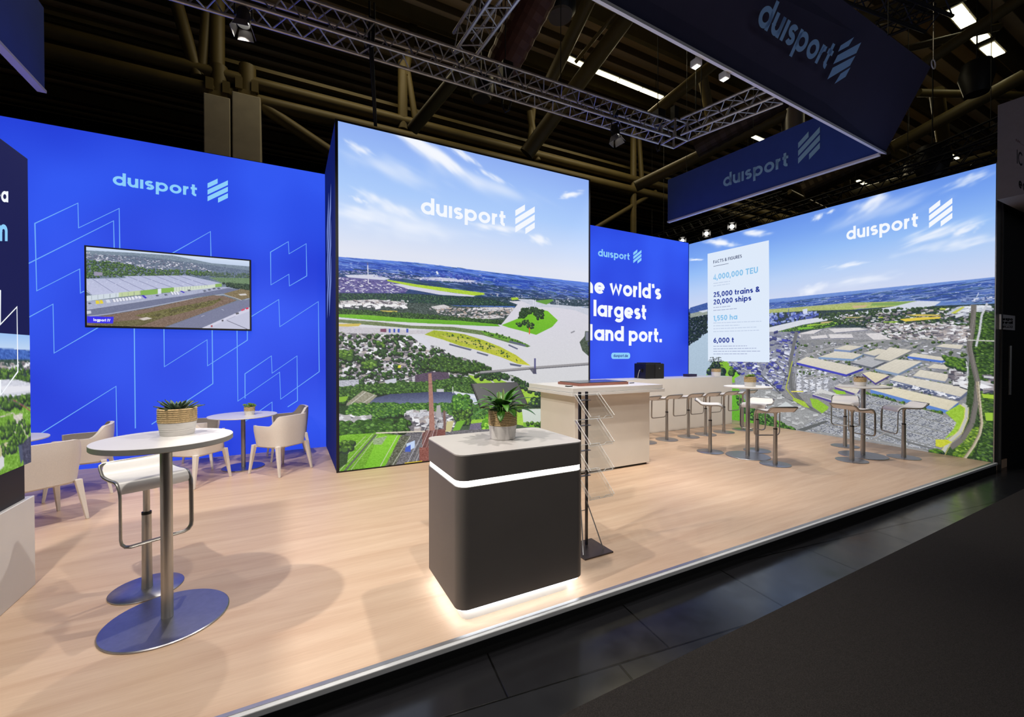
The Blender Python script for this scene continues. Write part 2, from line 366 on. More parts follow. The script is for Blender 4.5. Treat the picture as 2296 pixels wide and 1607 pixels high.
M_dark = mat('anthracite_laminate', (104, 99, 96), .5, noise=.04, nscale=4); M_bar = mat('cream_panel', (230, 224, 215), .55, noise=.03, nscale=3)
M_pot = mat('white_pot', (222, 218, 214), .6, noise=.06, nscale=40, stretch=(.2, .2, 3)); M_soil = mat('soil', (38, 28, 20), .95, noise=.4, nscale=200)
M_rope = mat('woven_seagrass', (205, 178, 132), .85, noise=.4, nscale=90, bump=.5, stretch=(1, 1, 2))
M_leaf = mat('green_leaf', (78, 134, 44), .38, noise=.4, nscale=14); M_leafd = mat('dark_leaf', (38, 62, 36), .4, noise=.3, nscale=14)
M_succ = mat('grey_green_succulent', (82, 104, 84), .5, noise=.3, nscale=30); M_lsucc = mat('fresh_green_rosette', (122, 158, 62), .5, noise=.3, nscale=30); M_rsucc = mat('reddish_succulent', (96, 66, 60), .5, noise=.4, nscale=30)
M_lblue = glow('printed_light_blue', (140, 205, 250)); M_wht = glow('printed_white', (244, 248, 255)); M_line = glow('printed_thin_line', (112, 172, 248))
M_navyt = glow('printed_navy', (38, 58, 150)); M_sky = glow('printed_sky_blue', (140, 195, 235)); M_gry = glow('printed_slate', (80, 90, 120)); M_pale = glow('printed_pale_grey', (190, 203, 226))

# ------------------------------------------------------------------ setting: floors
FRONT = 2.205; ZB = -.12
def floor_mat():
    m = bpy.data.materials.new('oak_laminate'); m.use_nodes = True; nt = m.node_tree; b = nt.nodes['Principled BSDF']; N = nt.nodes.new; Lk = nt.links.new
    tc = N('ShaderNodeTexCoord'); mp = N('ShaderNodeMapping'); mp.inputs['Scale'].default_value = (.45, 5.5, 1); mp.inputs['Rotation'].default_value = (0, 0, .02)
    Lk(tc.outputs['Object'], mp.inputs[0]); n1 = N('ShaderNodeTexNoise'); n1.inputs['Scale'].default_value = 1.6; n1.inputs['Detail'].default_value = 9; n1.inputs['Roughness'].default_value = .6; n1.inputs['Distortion'].default_value = .6; Lk(mp.outputs[0], n1.inputs['Vector'])
    mp2 = N('ShaderNodeMapping'); mp2.inputs['Scale'].default_value = (2, 60, 1); Lk(tc.outputs['Object'], mp2.inputs[0]); n2 = N('ShaderNodeTexNoise'); n2.inputs['Scale'].default_value = 3; n2.inputs['Detail'].default_value = 5; Lk(mp2.outputs[0], n2.inputs['Vector'])
    cr = N('ShaderNodeValToRGB'); e = cr.color_ramp.elements; e[0].position = .3; e[0].color = (*lin((205, 173, 146)), 1); e[1].position = .7; e[1].color = (*lin((224, 197, 171)), 1); Lk(n1.outputs['Fac'], cr.inputs[0])
    mx = N('ShaderNodeMix'); mx.data_type = 'RGBA'; mx.blend_type = 'MULTIPLY'; mx.inputs['Factor'].default_value = .35; Lk(cr.outputs[0], mx.inputs['A'])
    cr2 = N('ShaderNodeValToRGB'); e = cr2.color_ramp.elements; e[0].position = .35; e[0].color = (.82, .78, .74, 1); e[1].position = .6; e[1].color = (1, 1, 1, 1); Lk(n2.outputs['Fac'], cr2.inputs[0]); Lk(cr2.outputs[0], mx.inputs['B'])
    Lk(mx.outputs['Result'], b.inputs['Base Color']); b.inputs['Roughness'].default_value = .42; b.inputs['Specular IOR Level'].default_value = .3
    return m
tag(box('floor', -8, 9.62, FRONT, 8.3, ZB, 0, floor_mat()), kind='structure')
tag(box('trim_1', -8, 9.12, FRONT-.028, FRONT+.001, -.028, .003, mat('white_edge_profile', (214, 216, 218), .4, noise=.03), bevel=.004), kind='structure')
tag(box('trim_2', -8, 9.12, FRONT-.004, FRONT+.02, .0, .006, mat('aluminium_edge', (170, 170, 172), .3, .7, noise=.08)), kind='structure')
tag(box('baseboard_front', -8, 9.12, FRONT-.012, FRONT, ZB, -.03, mat('black_skirt', (14, 14, 15), .6, noise=.2)), kind='structure')
def tile_mat():
    m = bpy.data.materials.new('polished_black_floor'); m.use_nodes = True; nt = m.node_tree; b = nt.nodes['Principled BSDF']; N = nt.nodes.new; Lk = nt.links.new
    tc = N('ShaderNodeTexCoord'); br = N('ShaderNodeTexBrick'); br.offset = .35
    for k, v in (('Scale', 1), ('Mortar Size', .006), ('Mortar Smooth', .3), ('Brick Width', 1.0), ('Row Height', .62)): br.inputs[k].default_value = v
    br.inputs['Color1'].default_value = (.011, .011, .013, 1); br.inputs['Color2'].default_value = (.016, .017, .02, 1); br.inputs['Mortar'].default_value = (.002, .002, .002, 1)
    mp = N('ShaderNodeMapping'); mp.inputs['Location'].default_value = (.28, -.1, 0); mp.inputs['Rotation'].default_value = (0, 0, .12); Lk(tc.outputs['Object'], mp.inputs[0]); Lk(mp.outputs[0], br.inputs['Vector']); Lk(br.outputs['Color'], b.inputs['Base Color'])
    nz = N('ShaderNodeTexNoise'); nz.inputs['Scale'].default_value = 6; nz.inputs['Detail'].default_value = 10; Lk(tc.outputs['Object'], nz.inputs['Vector'])
    r = N('ShaderNodeMapRange'); r.inputs['To Min'].default_value = .08; r.inputs['To Max'].default_value = .32; Lk(nz.outputs['Fac'], r.inputs[0]); Lk(r.outputs[0], b.inputs['Roughness'])
    bp = N('ShaderNodeBump'); bp.inputs['Strength'].default_value = .5; bp.inputs['Distance'].default_value = .004; bp.invert = True; Lk(br.outputs['Fac'], bp.inputs['Height'])
    bp2 = N('ShaderNodeBump'); bp2.inputs['Strength'].default_value = .12; bp2.inputs['Distance'].default_value = .003; Lk(nz.outputs['Fac'], bp2.inputs['Height']); Lk(bp.outputs[0], bp2.inputs['Normal']); Lk(bp2.outputs[0], b.inputs['Normal'])
    return m
tag(box('floor', -30, 45, -12, 40, ZB-.1, ZB, tile_mat()), kind='structure')
cp = BM(); hull8(cp, [(-6, -8, ZB), (30, -8, ZB), (30, 2.0, ZB), (-6, 1.56, ZB)], [(-6, -8, ZB+.006), (30, -8, ZB+.006), (30, 2.0, ZB+.006), (-6, 1.56, ZB+.006)])
tag(obj('aisle_carpet', cp, mat('charcoal_carpet', (50, 47, 46), .95, noise=.55, nscale=260, bump=.6, spec=.1)), 'charcoal grey carpet laid along the dark aisle in front of the stand', 'carpet')

# ------------------------------------------------------------------ lit walls of the stand
def lift(n, d=.003): return Vector(n)*d
# --- left blue wall
YL = 7.93; XL0, XL1, HL = -3.6, .555, 4.67
wl = thing('backlit_wall', 'blue backlit wall with thin zigzag outlines behind the lounge chairs', 'wall', (-1.5, YL, 0)); OW = (-1.5, YL, 0)
box('wall_body', XL0, XL1, YL+.012, YL+.16, 0, HL, M_black, wl, off=OW)
bm = BM(); abox(bm, XL0, XL1, YL+.001, YL+.012, .0, HL-.012)
mb = bpy.data.materials.new('blue_backlit_fabric'); mb.use_nodes = True; nt = mb.node_tree; b = nt.nodes['Principled BSDF']
tc = nt.nodes.new('ShaderNodeTexCoord'); nz = nt.nodes.new('ShaderNodeTexNoise'); nz.inputs['Scale'].default_value = .55; nz.inputs['Detail'].default_value = 1
cr = nt.nodes.new('ShaderNodeValToRGB'); e = cr.color_ramp.elements; e[0].position = .35; e[0].color = (*lin((34, 60, 212)), 1); e[1].position = .65; e[1].color = (*lin((50, 88, 240)), 1)
nt.links.new(tc.outputs['Object'], nz.inputs['Vector']); nt.links.new(nz.outputs['Fac'], cr.inputs[0]); nt.links.new(cr.outputs[0], b.inputs['Emission Color']); b.inputs['Emission Strength'].default_value = 1
b.inputs['Base Color'].default_value = (*lin((20, 30, 90)), 1); b.inputs['Roughness'].default_value = .8; mb.cycles.emission_sampling = 'NONE'; MATS['blue'] = mb
obj('fabric_face', bm, mb, wl, off=OW)
nY = Vector((0, -1, 0)); pl = (0, YL, 0)
def pY(px, py, y): return onplane(px, py, (0, y, 0), nY)
text3('lettering', 'du\u0131sport', pY(253, 413.9, YL), pY(442.3, 440.5, YL), pY(253, 385, YL), M_lblue, wl, lift=lift(nY), off=OW)
logo3('logo_mark', pY(465.5, 452.8, YL), pY(511, 459, YL), pY(465.5, 396.7, YL), M_lblue, wl, lift=lift(nY), off=OW)
LN = [[(188.6,652.5),(180.4,657),(178.9,602.8),(82.5,652),(78.4,500.8),(174.8,455.3),(176.3,510.9),(267.4,467.2),(268.9,575)],
 [(40,602),(67,589),(254.7,494.9),(256.5,572)], [(50,719),(119,681.6),(121.4,791.4),(222,733)], [(301,725),(303.6,960)],
 [(367.5,720),(368.6,822),(464.4,761.5),(465.3,820),(554.6,762.5),(554.6,725)], [(60,991),(260.3,865.7),(263,1002.8),(300,980)],
 [(150,1061),(230,1008)], [(475.6,725),(477.2,859.9),(340,951)], [(531.3,725),(533.3,899),(627,834),(629.3,894.7),(715.8,833),(713.6,676),(627.4,732.3),(625,671.3),(550,718)],
 [(549.5,893),(549.3,837.8),(608.5,797.6),(610,836.5),(666,797.6),(667,898),(645,912)], [(606.6,565),(646.4,541.6),(648,569),(686.6,546.2),(687.8,618.4),(649,641),(647.7,614.7),(607.5,638.6),(606.6,565)],
 [(370,577),(472,519),(473.4,590)], [(575,926),(610,901),(611,960)], [(550.8,925),(551,943.6),(575,928)]]
bm = BM()
for L in LN:
    W = [pY(x, y, YL) for x, y in L]; stroke_mesh(bm, [(p.x, p.z) for p in W], .0062, lambda p: Vector((p.x, YL-.002, p.y)), True)
me = bpy.data.meshes.new('zigzag_lines'); bm.to_mesh(me); bm.free(); link('zigzag_lines', me, M_line, wl, off=OW)

# --- central light box with the river picture
YC = 6.09; XC0, XC1, HC = .555, 4.765, 4.70
OC = (2.66, YC, 0); cb = thing('light_box', 'tall central light box printed with an aerial river and harbour view', 'display wall', OC)
box('box_body', XC0, XC1, YC+.015, YL+.16, 0, HC, mat('navy_box', (18, 26, 84), .5, noise=.05), cb, off=OC)
fr = BM(); abox(fr, XC0-.006, XC0+.03, YC, YC+.03, 0, HC+.006); abox(fr, XC1-.03, XC1+.006, YC, YC+.03, 0, HC+.006); abox(fr, XC0+.03, XC1-.03, YC, YC+.03, HC-.02, HC+.006); abox(fr, XC0+.03, XC1-.03, YC, YC+.03, 0, .02)
obj('frame', fr, M_black, cb, off=OC)
sf = BM(); abox(sf, XC0-.004, XC0, YC+.05, YL, .02, HC-.02)
obj('side_face', sf, glow('navy_backlit_side', (12, 24, 92)), cb, off=OC)
nX = Vector((-1, 0, 0))
for dy in (0,): logo3('logo_mark', Vector((XC0-.006, 7.55, 2.1)), Vector((XC0-.006, 6.75, 2.1)), Vector((XC0-.006, 7.55, 4.1)), glow('printed_soft_white', (110, 130, 200)), cb, off=OC)
qC = [(XC0+.03, YC-.001, HC-.02), (XC1-.03, YC-.001, HC-.02), (XC1-.03, YC-.001, .02), (XC0+.03, YC-.001, .02)]
def paint_center():
    c = Canvas(qC, 640, 800); c.k = 1.35; H, W = c.a.shape[:2]
    c.vgrad([(0, (142, 174, 242)), (.08, (156, 190, 248)), (.18, (172, 204, 251)), (.27, (200, 218, 249)), (.36, (222, 227, 242)), (1, (222, 226, 240))], None)
    c.T = (740, 250, 1/3.827)
    for x, y, L, th, s, a in ((850, 350, 760, 90, .62, 1.0), (980, 420, 420, 70, .7, 1.0), (760, 280, 500, 60, .5, .9), (1150, 380, 300, 40, .6, .8), (240, 320, 260, 45, .5, .7), (1400, 560, 260, 30, .5, .6),
                            (480, 800, 520, 80, .42, .75), (300, 880, 620, 90, .2, .6), (250, 760, 140, 30, .4, .6), (2060, 715, 190, 28, -.25, 1.2), (1800, 1100, 180, 45, .3, .9), (1420, 1000, 420, 40, .12, .7),
                            (700, 1000, 900, 120, .12, .4), (1300, 620, 1000, 100, .3, .25), (600, 520, 900, 120, .35, .3)):
        c.cloud(x, y, L, th, s, a)
    c.T = (740, 560, .3236)
    P = c.poly
    # land: from the horizon downwards
    P([(0,45),(600,90),(1200,165),(1830,232),(1830,1640),(0,1640)], (74,112,205), (50,80,100), noise=5)
    P([(0,45),(600,90),(1200,165),(1830,232),(1830,262),(1200,192),(600,115),(0,62)], (92,130,222), alpha=.75)
    P([(0,70),(600,118),(1200,195),(1830,268),(1830,340),(1000,225),(500,170),(0,140)], (48,80,178), noise=8)
    P([(0,140),(500,165),(1000,225),(1830,340),(1830,400),(1200,380),(600,330),(0,300)], (46,70,118), noise=8)
    c.streaks([(0,52),(700,100),(1830,250),(1830,330),(900,215),(0,120)], 420, 26, 1.3, ((60,92,190),(92,130,214),(36,62,150),(130,160,224),(50,84,130)), .08)
    c.streaks([(0,110),(700,170),(1830,300),(1830,400),(900,330),(0,200)], 520, 24, 1.5, ((40,66,128),(90,120,190),(150,170,215),(34,58,84),(60,96,96)), .07)
    c.houses([(0,80),(700,120),(1830,300),(1830,350),(900,240),(0,150)], 300, 3.2, roofs=((190,205,240),(120,150,220),(90,120,205)), side=(40,60,150), flat=.3)
    P([(100,175),(300,172),(420,200),(330,225),(150,205)], (205,208,226)); P([(560,195),(760,192),(1020,215),(980,228),(700,212)], (198,200,222), noise=8)
    P([(60,188),(420,215),(560,262),(520,300),(60,300)], (96,92,150), noise=12); c.houses([(60,195),(430,225),(560,275),(520,300),(60,295)], 260, 3.6, roofs=((170,165,200),(120,110,170),(84,76,140),(225,225,240)), side=(50,44,100), flat=.5)
    c.houses([(60,135),(420,165),(800,210),(1060,225),(1060,240),(500,200),(60,170)], 160, 3, roofs=((220,222,238),(150,150,200)), side=(60,70,150), flat=.4)
    P([(520,235),(700,275),(860,300),(1010,318),(990,326),(760,312),(560,275),(430,240)], (206,206,224))
    P([(395,207),(600,240),(800,265),(1070,300),(1075,312),(1000,318),(760,285),(560,252),(400,218)], (172,204,60), noise=8)
    P([(0,300),(560,305),(1060,330),(1300,360),(1300,392),(600,382),(0,372)], (38,62,66), noise=14); c.trees([(0,305),(560,310),(1300,360),(1300,388),(0,365)], 620, 4, (28,48,58), (44,78,64), (88,118,84))
    P([(1060,325),(1830,350),(1830,395),(1300,392)], (46,68,84), noise=14); c.houses([(1060,300),(1830,345),(1830,392),(1100,350)], 120, 3, roofs=((190,195,215),(120,130,160)), side=(40,50,80))
    P([(0,400),(1830,400),(1830,1640),(0,1640)], (66,86,66), noise=8)
    P([(0,440),(560,470),(1200,505),(1300,480),(1500,420),(1830,420),(1830,900),(900,760),(560,600),(0,560)], (208,208,220))
    # industry belt
    P([(0,355),(700,372),(900,392),(1310,400),(1330,480),(900,500),(500,450),(0,420)], (66,80,78), noise=18)
    for q in (((70,355),(300,345),(520,362),(530,385),(300,392),(80,385)), ((700,395),(790,380),(830,395),(820,415),(720,412)), ((1040,400),(1200,398),(1210,425),(1060,428)), ((1205,402),(1270,400),(1312,445),(1240,450)), ((960,465),(1150,450),(1210,470),(1000,490))):
        P(q, (206,202,204), noise=8)
    c.houses([(60,350),(540,352),(560,400),(60,400)], 90, 5); c.houses([(690,400),(1290,405),(1290,470),(860,470),(700,420)], 240, 4.5, roofs=((214,210,214),(176,160,150),(150,146,152)))
    c.houses([(60,376),(320,376),(540,392),(540,405),(60,398)], 40, 7, roofs=((236,236,238),))
    P([(350,420),(470,425),(460,440),(350,436)], (196,180,90))
    P([(0,405),(300,425),(560,440),(860,470),(1190,488),(1300,470),(1390,400),(1470,400),(1480,470),(1330,500),(1190,520),(900,495),(500,475),(0,445)], (36,62,44), noise=8); c.trees([(0,410),(560,440),(860,465),(1190,490),(1300,470),(1330,490),(1190,512),(500,472),(0,440)], 520, 5, (26,46,36), (48,80,44), (84,120,60))
    # river and harbour basins
    P([(0,478),(330,492),(700,510),(1100,545),(1180,528),(1300,380),(1240,358),(1400,352),(1640,400),(1830,455),(1830,1260),(1560,1230),(1350,1040),(1270,870),(1120,850),(1050,790),(880,750),(700,690),(560,610),(0,575)], (212,210,222), (206,208,206), noise=2)
    P([(1290,340),(1400,345),(1520,378),(1660,388),(1830,410),(1830,470),(1700,420),(1560,400),(1420,396)], (196,200,214), noise=5)
    P([(1255,332),(1300,330),(1310,345),(1260,350)], (168,200,60)); P([(1440,352),(1540,342),(1550,352),(1500,380),(1420,358)], (96,150,60))
    P([(0,445),(250,452),(560,478),(900,492),(1160,516),(1180,532),(1100,530),(700,512),(330,492),(0,462)], (118,182,46), (92,160,36), noise=6)
    P([(1190,522),(1300,478),(1360,425),(1440,408),(1510,425),(1580,490),(1540,535),(1430,590),(1320,560),(1240,540)], (118,188,40), (104,176,34), noise=4)
    c.trees([(1300,470),(1330,405),(1410,398),(1480,420),(1478,475),(1440,480),(1400,430),(1340,475)], 130, 6, (22,42,34), (34,62,40), (66,96,50)); c.trees([(1295,500),(1330,500),(1330,525),(1295,525)], 8, 7, (22,42,34), (34,62,40)); c.trees([(1335,490),(1375,485),(1375,515),(1335,515)], 8, 7, (22,42,34), (34,62,40)); c.trees([(1365,505),(1410,505),(1410,540),(1365,540)], 14, 7, (22,42,34), (34,62,40))
    c.line([(1383,540),(1383,585)], 7, (214,90,40))
    # breakwater, island
    P([(0,478),(330,500),(560,525),(850,535),(1060,562),(1180,590),(1300,625),(1390,668),(1370,676),(1240,645),(1060,592),(850,560),(560,545),(0,500)], (112,124,88), (82,120,60), noise=10)
    P([(1040,560),(1180,588),(1300,628),(1380,660),(1260,640),(1080,590)], (104,160,50)); c.trees([(1050,560),(1200,585),(1380,660),(1300,640),(1080,585)], 26, 4)
    P([(0,515),(220,512),(200,530),(0,538)], (206,184,92)); P([(0,528),(400,545),(560,560),(720,555),(690,582),(500,586),(0,580)], (196,192,200), noise=6)
    P([(350,548),(392,548),(392,572),(350,570)], (120,70,96)); [P([(x,548),(x+14,548),(x+14,574),(x,574)], (62,84,180)) for x in (408,440,470,530)]
    P([(655,588),(720,558),(800,566),(930,585),(1060,625),(1180,672),(1290,730),(1390,803),(1300,790),(1180,742),(1040,700),(900,665),(780,622)], (158,174,48), (196,196,60), noise=10)
    P([(760,590),(900,612),(1060,655),(1180,690),(1150,700),(1000,662),(820,618)], (200,190,110), alpha=.6, noise=8); c.trees([(700,570),(940,590),(1200,690),(1380,800),(1200,735),(900,640)], 46, 3.4)
    for q in (((830,650),(985,690),(975,700),(825,660)), ((1020,706),(1100,728),(1092,738),(1018,716)), ((1240,655),(1305,685),(1298,692),(1236,664)), ((1245,785),(1330,800),(1320,812),(1250,800)), ((1245,628),(1360,660),(1350,672),(1240,640))): P(q, (92,98,122))
    P([(1668,572),(1695,560),(1698,568),(1672,580)], (140,140,150))
    P([(1730,640),(1765,600),(1768,565),(1795,565),(1800,660),(1830,700),(1830,770),(1750,700)], (70,84,70), noise=14); P([(1772,570),(1792,570),(1792,630),(1772,630)], (120,124,140)); P([(1788,640),(1830,645),(1830,690),(1790,670)], (52,66,150))
    # town on the left bank
    town = [(0,575),(560,592),(620,650),(720,665),(800,700),(860,740),(1010,770),(1120,815),(1110,850),(1010,905),(820,935),(560,945),(0,975)]
    P(town, (96,98,104), (104,104,108), noise=16)
    c.trees(town, 700, 6.5, (22,40,34), (50,82,46), (86,128,58)); c.houses(town, 1500, 6.2); c.houses([(60,600),(500,610),(720,700),(600,820),(60,860)], 420, 9); c.trees(town, 300, 8, (20,38,32), (44,76,44), (80,122,54))
    c.trees([(60,700),(160,700),(160,760),(60,760)], 26, 11); c.trees([(640,770),(780,740),(1120,815),(1110,835),(900,850),(640,820)], 210, 10, (22,40,30), (44,76,38), (84,122,48))
    c.trees([(230,770),(330,770),(340,820),(240,820)], 16, 11); c.trees([(330,640),(380,640),(380,680),(330,680)], 8, 11)
    P([(590,870),(700,845),(820,850),(830,890),(740,925),(590,915)], (84,70,92), noise=10); P([(380,905),(460,890),(465,930),(385,940)], (196,198,210)); P([(475,800),(495,800),(490,820),(470,818)], (220,214,60))
    P([(60,905),(200,900),(200,945),(60,950)], (176,178,190), noise=16)
    P([(560,590),(640,600),(700,660),(690,700),(640,650),(575,610)], (212,212,222))
    # trees and dark basin
    P([(0,960),(260,940),(700,925),(990,900),(1120,960),(1100,1060),(860,1050),(600,1080),(0,1100)], (30,54,36), noise=8); c.trees([(0,960),(260,935),(700,915),(1000,880),(1060,1000),(870,1000),(330,1000),(220,1060),(0,1060)], 820, 9, (22,42,30), (46,82,38), (92,132,56))
    P([(265,1085),(300,1030),(420,1000),(700,985),(870,985),(1000,1002),(1110,1050),(1100,1100),(900,1075),(640,1095),(380,1090)], (58,66,100), (150,160,190), noise=6); P([(860,985),(1000,1000),(1110,1050),(1105,1095),(960,1080),(900,1040)], (196,204,220), noise=5)
    c.line([(860,985),(1080,1040)], 16, (226,228,236), .8); c.line([(940,1010),(1000,1060)], 6, (235,235,240)); P([(740,965),(790,965),(790,985),(740,985)], (190,190,196)); c.line([(852,950),(852,995)], 4, (240,240,244))
    P([(120,1060),(230,975),(330,1010),(240,1095),(110,1090)], (148,146,128), noise=12); c.line([(150,1065),(250,985)], 4, (210,208,200)); c.line([(200,1085),(310,1005)], 4, (206,202,196))
    P([(0,1025),(130,1015),(110,1050),(0,1065)], (130,176,52))
    P([(0,1080),(270,1080),(640,1085),(1000,1075),(1160,1085),(1160,1200),(600,1240),(0,1260)], (36,66,38), noise=10)
    c.trees([(160,1070),(700,1068),(1150,1070),(1150,1180),(700,1180),(560,1130),(160,1200),(60,1240)], 900, 11, (24,46,30), (52,98,44), (108,156,62))
    c.trees([(860,1010),(960,1005),(980,1100),(870,1120)], 60, 13, (28,56,32), (60,112,44), (112,166,60)); 
    # park on the right with the pond
    P([(960,870),(1180,850),(1280,880),(1400,960),(1550,1060),(1550,1210),(1350,1220),(1110,1180),(1100,1000)], (150,192,58), (160,200,70), noise=8)
    P([(1180,860),(1260,880),(1330,920),(1260,930),(1180,900)], (190,190,196), noise=14); c.line([(1160,850),(1250,880),(1400,960),(1550,1040)], 20, (168,168,170)); c.line([(960,860),(1110,900),(1180,960),(1320,990)], 9, (196,194,190))
    c.trees([(980,860),(1180,850),(1290,880),(1560,1030),(1540,1050),(1380,980),(1240,900),(1060,900)], 90, 9, (20,40,34), (34,66,40), (76,112,50)); c.trees([(1390,1040),(1500,1000),(1500,1080),(1390,1090)], 24, 15, (22,40,40), (32,58,44)); c.trees([(1110,1060),(1360,1050),(1360,1100),(1150,1150)], 60, 13)
    P([(1330,1105),(1560,1090),(1580,1200),(1340,1195)], (204,212,204), (198,206,196), noise=2); c.line([(1340,1100),(1560,1096)], 7, (60,80,50)); P([(1340,1195),(1560,1200),(1560,1240),(1340,1225)], (120,176,50), noise=8); c.trees([(1340,1190),(1560,1195),(1560,1225),(1340,1215)], 16, 9)
    P([(960,1180),(1120,1170),(1110,1230),(1000,1250)], (150,196,60), noise=8); P([(975,1205),(1070,1195),(1075,1240),(965,1250)], (110,104,128), noise=12)
    c.trees([(1070,1160),(1170,1150),(1170,1250),(1075,1250)], 40, 16, (50,98,30), (92,156,40), (150,204,60)); c.trees([(860,1120),(980,1110),(960,1220),(870,1180)], 40, 10)
    # works, rails, fields
    P([(560,1130),(720,1120),(850,1150),(900,1250),(1160,1240),(1160,1560),(340,1560),(480,1290),(420,1240)], (108,106,112), noise=18); c.houses([(530,1120),(700,1118),(840,1140),(870,1250),(600,1250),(540,1150)], 130, 10); P([(540,1130),(690,1122),(700,1150),(560,1160)], (196,196,204), noise=20)
    P([(810,1190),(860,1185),(840,1260),(800,1262)], (198,190,140)); P([(640,1255),(800,1240),(800,1380),(640,1380)], (120,70,66), noise=10); P([(880,1190),(940,1180),(900,1250),(850,1255)], (110,170,50))
    for k in range(9): c.line([(690+k*9,1180),(520+k*20,1510)], 3, ((200,200,206),(60,60,66),(150,146,140))[k % 3])
    P([(530,1345),(590,1320),(590,1370),(535,1400)], (190,210,240)); P([(525,1370),(560,1350),(560,1400),(520,1400)], (60,90,190)); P([(620,1370),(720,1370),(720,1480),(620,1480)], (134,78,70), noise=14); P([(520,1475),(640,1462),(640,1490),(510,1500)], (220,190,40))
    P([(0,1150),(170,1155),(300,1150),(260,1180),(60,1220),(0,1215)], (150,150,150), noise=22); c.houses([(0,1150),(280,1150),(250,1185),(0,1215)], 50, 10, roofs=((220,220,224),(170,168,170)))
    c.trees([(40,1200),(420,1180),(560,1190),(540,1250),(300,1290),(40,1290)], 160, 15, (24,46,28), (48,88,36), (84,130,48))
    P([(0,1300),(120,1280),(320,1270),(490,1285),(520,1330),(380,1500),(340,1640),(0,1640)], (118,176,44), (104,160,40), noise=14)
    P([(340,1290),(500,1285),(380,1500),(330,1640),(180,1640)], (134,200,50), (116,184,42), noise=8); c.line([(320,1280),(80,1560)], 14, (92,104,86)); c.line([(300,1275),(60,1540)], 3, (206,206,190)); c.line([(330,1285),(120,1560)], 3, (200,200,186)); c.line([(470,1285),(350,1500)], 4, (206,206,190)); c.line([(250,1290),(60,1480)], 3, (190,196,170))
    P([(300,1310),(400,1290),(360,1350),(300,1350)], (150,170,130), noise=14); P([(60,1400),(130,1390),(120,1480),(60,1520)], (44,70,40), noise=10); P([(490,1290),(560,1290),(450,1500),(380,1510)], (92,96,80), noise=24); c.line([(320,1270),(660,1258)], 9, (216,206,190)); c.line([(560,1290),(430,1500)], 4, (190,190,180))
    c.trees([(40,1330),(160,1330),(150,1390),(40,1400)], 16, 12)
    # bridge, chimney, pylons
    c.line([(1040,850),(1400,818),(1830,786)], 15, (150,148,152)); c.line([(1040,858),(1400,827),(1830,795)], 5, (80,80,90)); P([(1415,752),(1427,752),(1427,815),(1432,862),(1404,856),(1415,820)], (84,84,130)); P([(1380,822),(1430,820),(1430,858),(1412,862)], (72,72,90), alpha=.8)
    P([(682,858),(704,855),(712,960),(728,1250),(690,1252),(684,960)], (166,120,108), noise=7); c.line([(683,930),(708,930)], 4, (120,80,76)); P([(740,1080),(765,1075),(775,1160),(735,1165)], (170,166,170)); P([(785,1115),(800,1112),(805,1250),(788,1250)], (120,90,86))
    c.line([(262,90),(268,236)], 7, (206,206,222)); c.line([(262,88),(263,108)], 8, (90,96,150))
    for x, y in ((1410,345),(1425,346),(1570,350),(1582,350)): c.line([(x,y),(x,y+42)], 3, (226,228,236))
    for x in (1520,1540,1600,1625,1640): c.line([(1575,352),(x,390)], 1.6, (200,204,220), .6)
    c.line([(1350,392),(1830,396)], 5, (190,196,210)); c.line([(740,150),(748,170)], 12, (226,232,245)); 
    c.houses([(760,160),(900,172),(1050,200),(1050,210),(760,185)], 40, 4, roofs=((90,110,200),(60,80,170)), side=(40,60,150), flat=1.2)
    c.build('printed_picture', qC, 1.0, cb, OC)
paint_center()
def pC(px, py): return onplane(px, py, (0, YC-.004, 0), nY)
text3('lettering', 'du\u0131sport', pC(943.8, 478.5), pC(1134, 507.5), pC(943.8, 440.3), M_wht, cb, off=OC)
logo3('logo_mark', pC(1155.5, 523), pC(1199, 530), pC(1155.5, 453.6), M_wht, cb, off=OC)

# --- blue wall at the back with the slogan
YB = 8.0; OB = (7.2, YB, 0)
bw = thing('backlit_wall', 'blue backlit wall with white slogan about the inland port, behind the bar', 'wall', OB)
box('wall_body', 4.0, 9.78, YB+.012, YB+.16, 0, 4.62, M_black, bw, off=OB)
qB = [pY(1300, 500, YB), pY(1547, 546.6, YB)]
bm = BM(); zt = qB[1].z; hull8(bm, [(4.8, YB+.002, 0), (9.6, YB+.002, 0), (9.6, YB+.002, 4.60), (4.8, YB+.002, 4.63)], [(4.8, YB+.012, 0), (9.6, YB+.012, 0), (9.6, YB+.012, 4.60), (4.8, YB+.012, 4.63)])
obj('fabric_face', bm, MATS['blue'], bw, off=OB)
def pB(px, py): return onplane(px, py, (0, YB-.002, 0), nY)
text3('lettering', 'du\u0131sport', pB(1341, 573.8), pB(1412, 583), pB(1341, 557.2), M_lblue, bw, off=OB)
logo3('logo_mark', pB(1420, 590.6), pB(1438.2, 592.5), pB(1420, 557.8), M_lblue, bw, off=OB)
text3('slogan_line', 'The', pB(1284, 653), pB(1356, 659.5), pB(1284, 616), M_wht, bw, w=.21, off=OB)
text3('slogan_line', 'world\'s', pB(1367.2, 660.5), pB(1482.4, 671.5), pB(1367.2, 624.5), M_wht, bw, w=.215, off=OB, gap=.075)
text3('slogan_line', 'largest', pB(1330.8, 708.2), pB(1449.5, 716.8), pB(1330.8, 671.5), M_wht, bw, w=.215, off=OB, gap=.075)
text3('slogan_line', 'inl', pB(1298, 761), pB(1328.5, 763), pB(1298, 724), M_wht, bw, w=.21, off=OB)
text3('slogan_line', 'and port.', pB(1332.5, 763), pB(1484, 767.3), pB(1332.5, 727.8), M_wht, bw, w=.215, off=OB, gap=.075, space=.32)
a_, b_ = pB(1370.5, 804.5), pB(1413, 790.5); bm = BM()
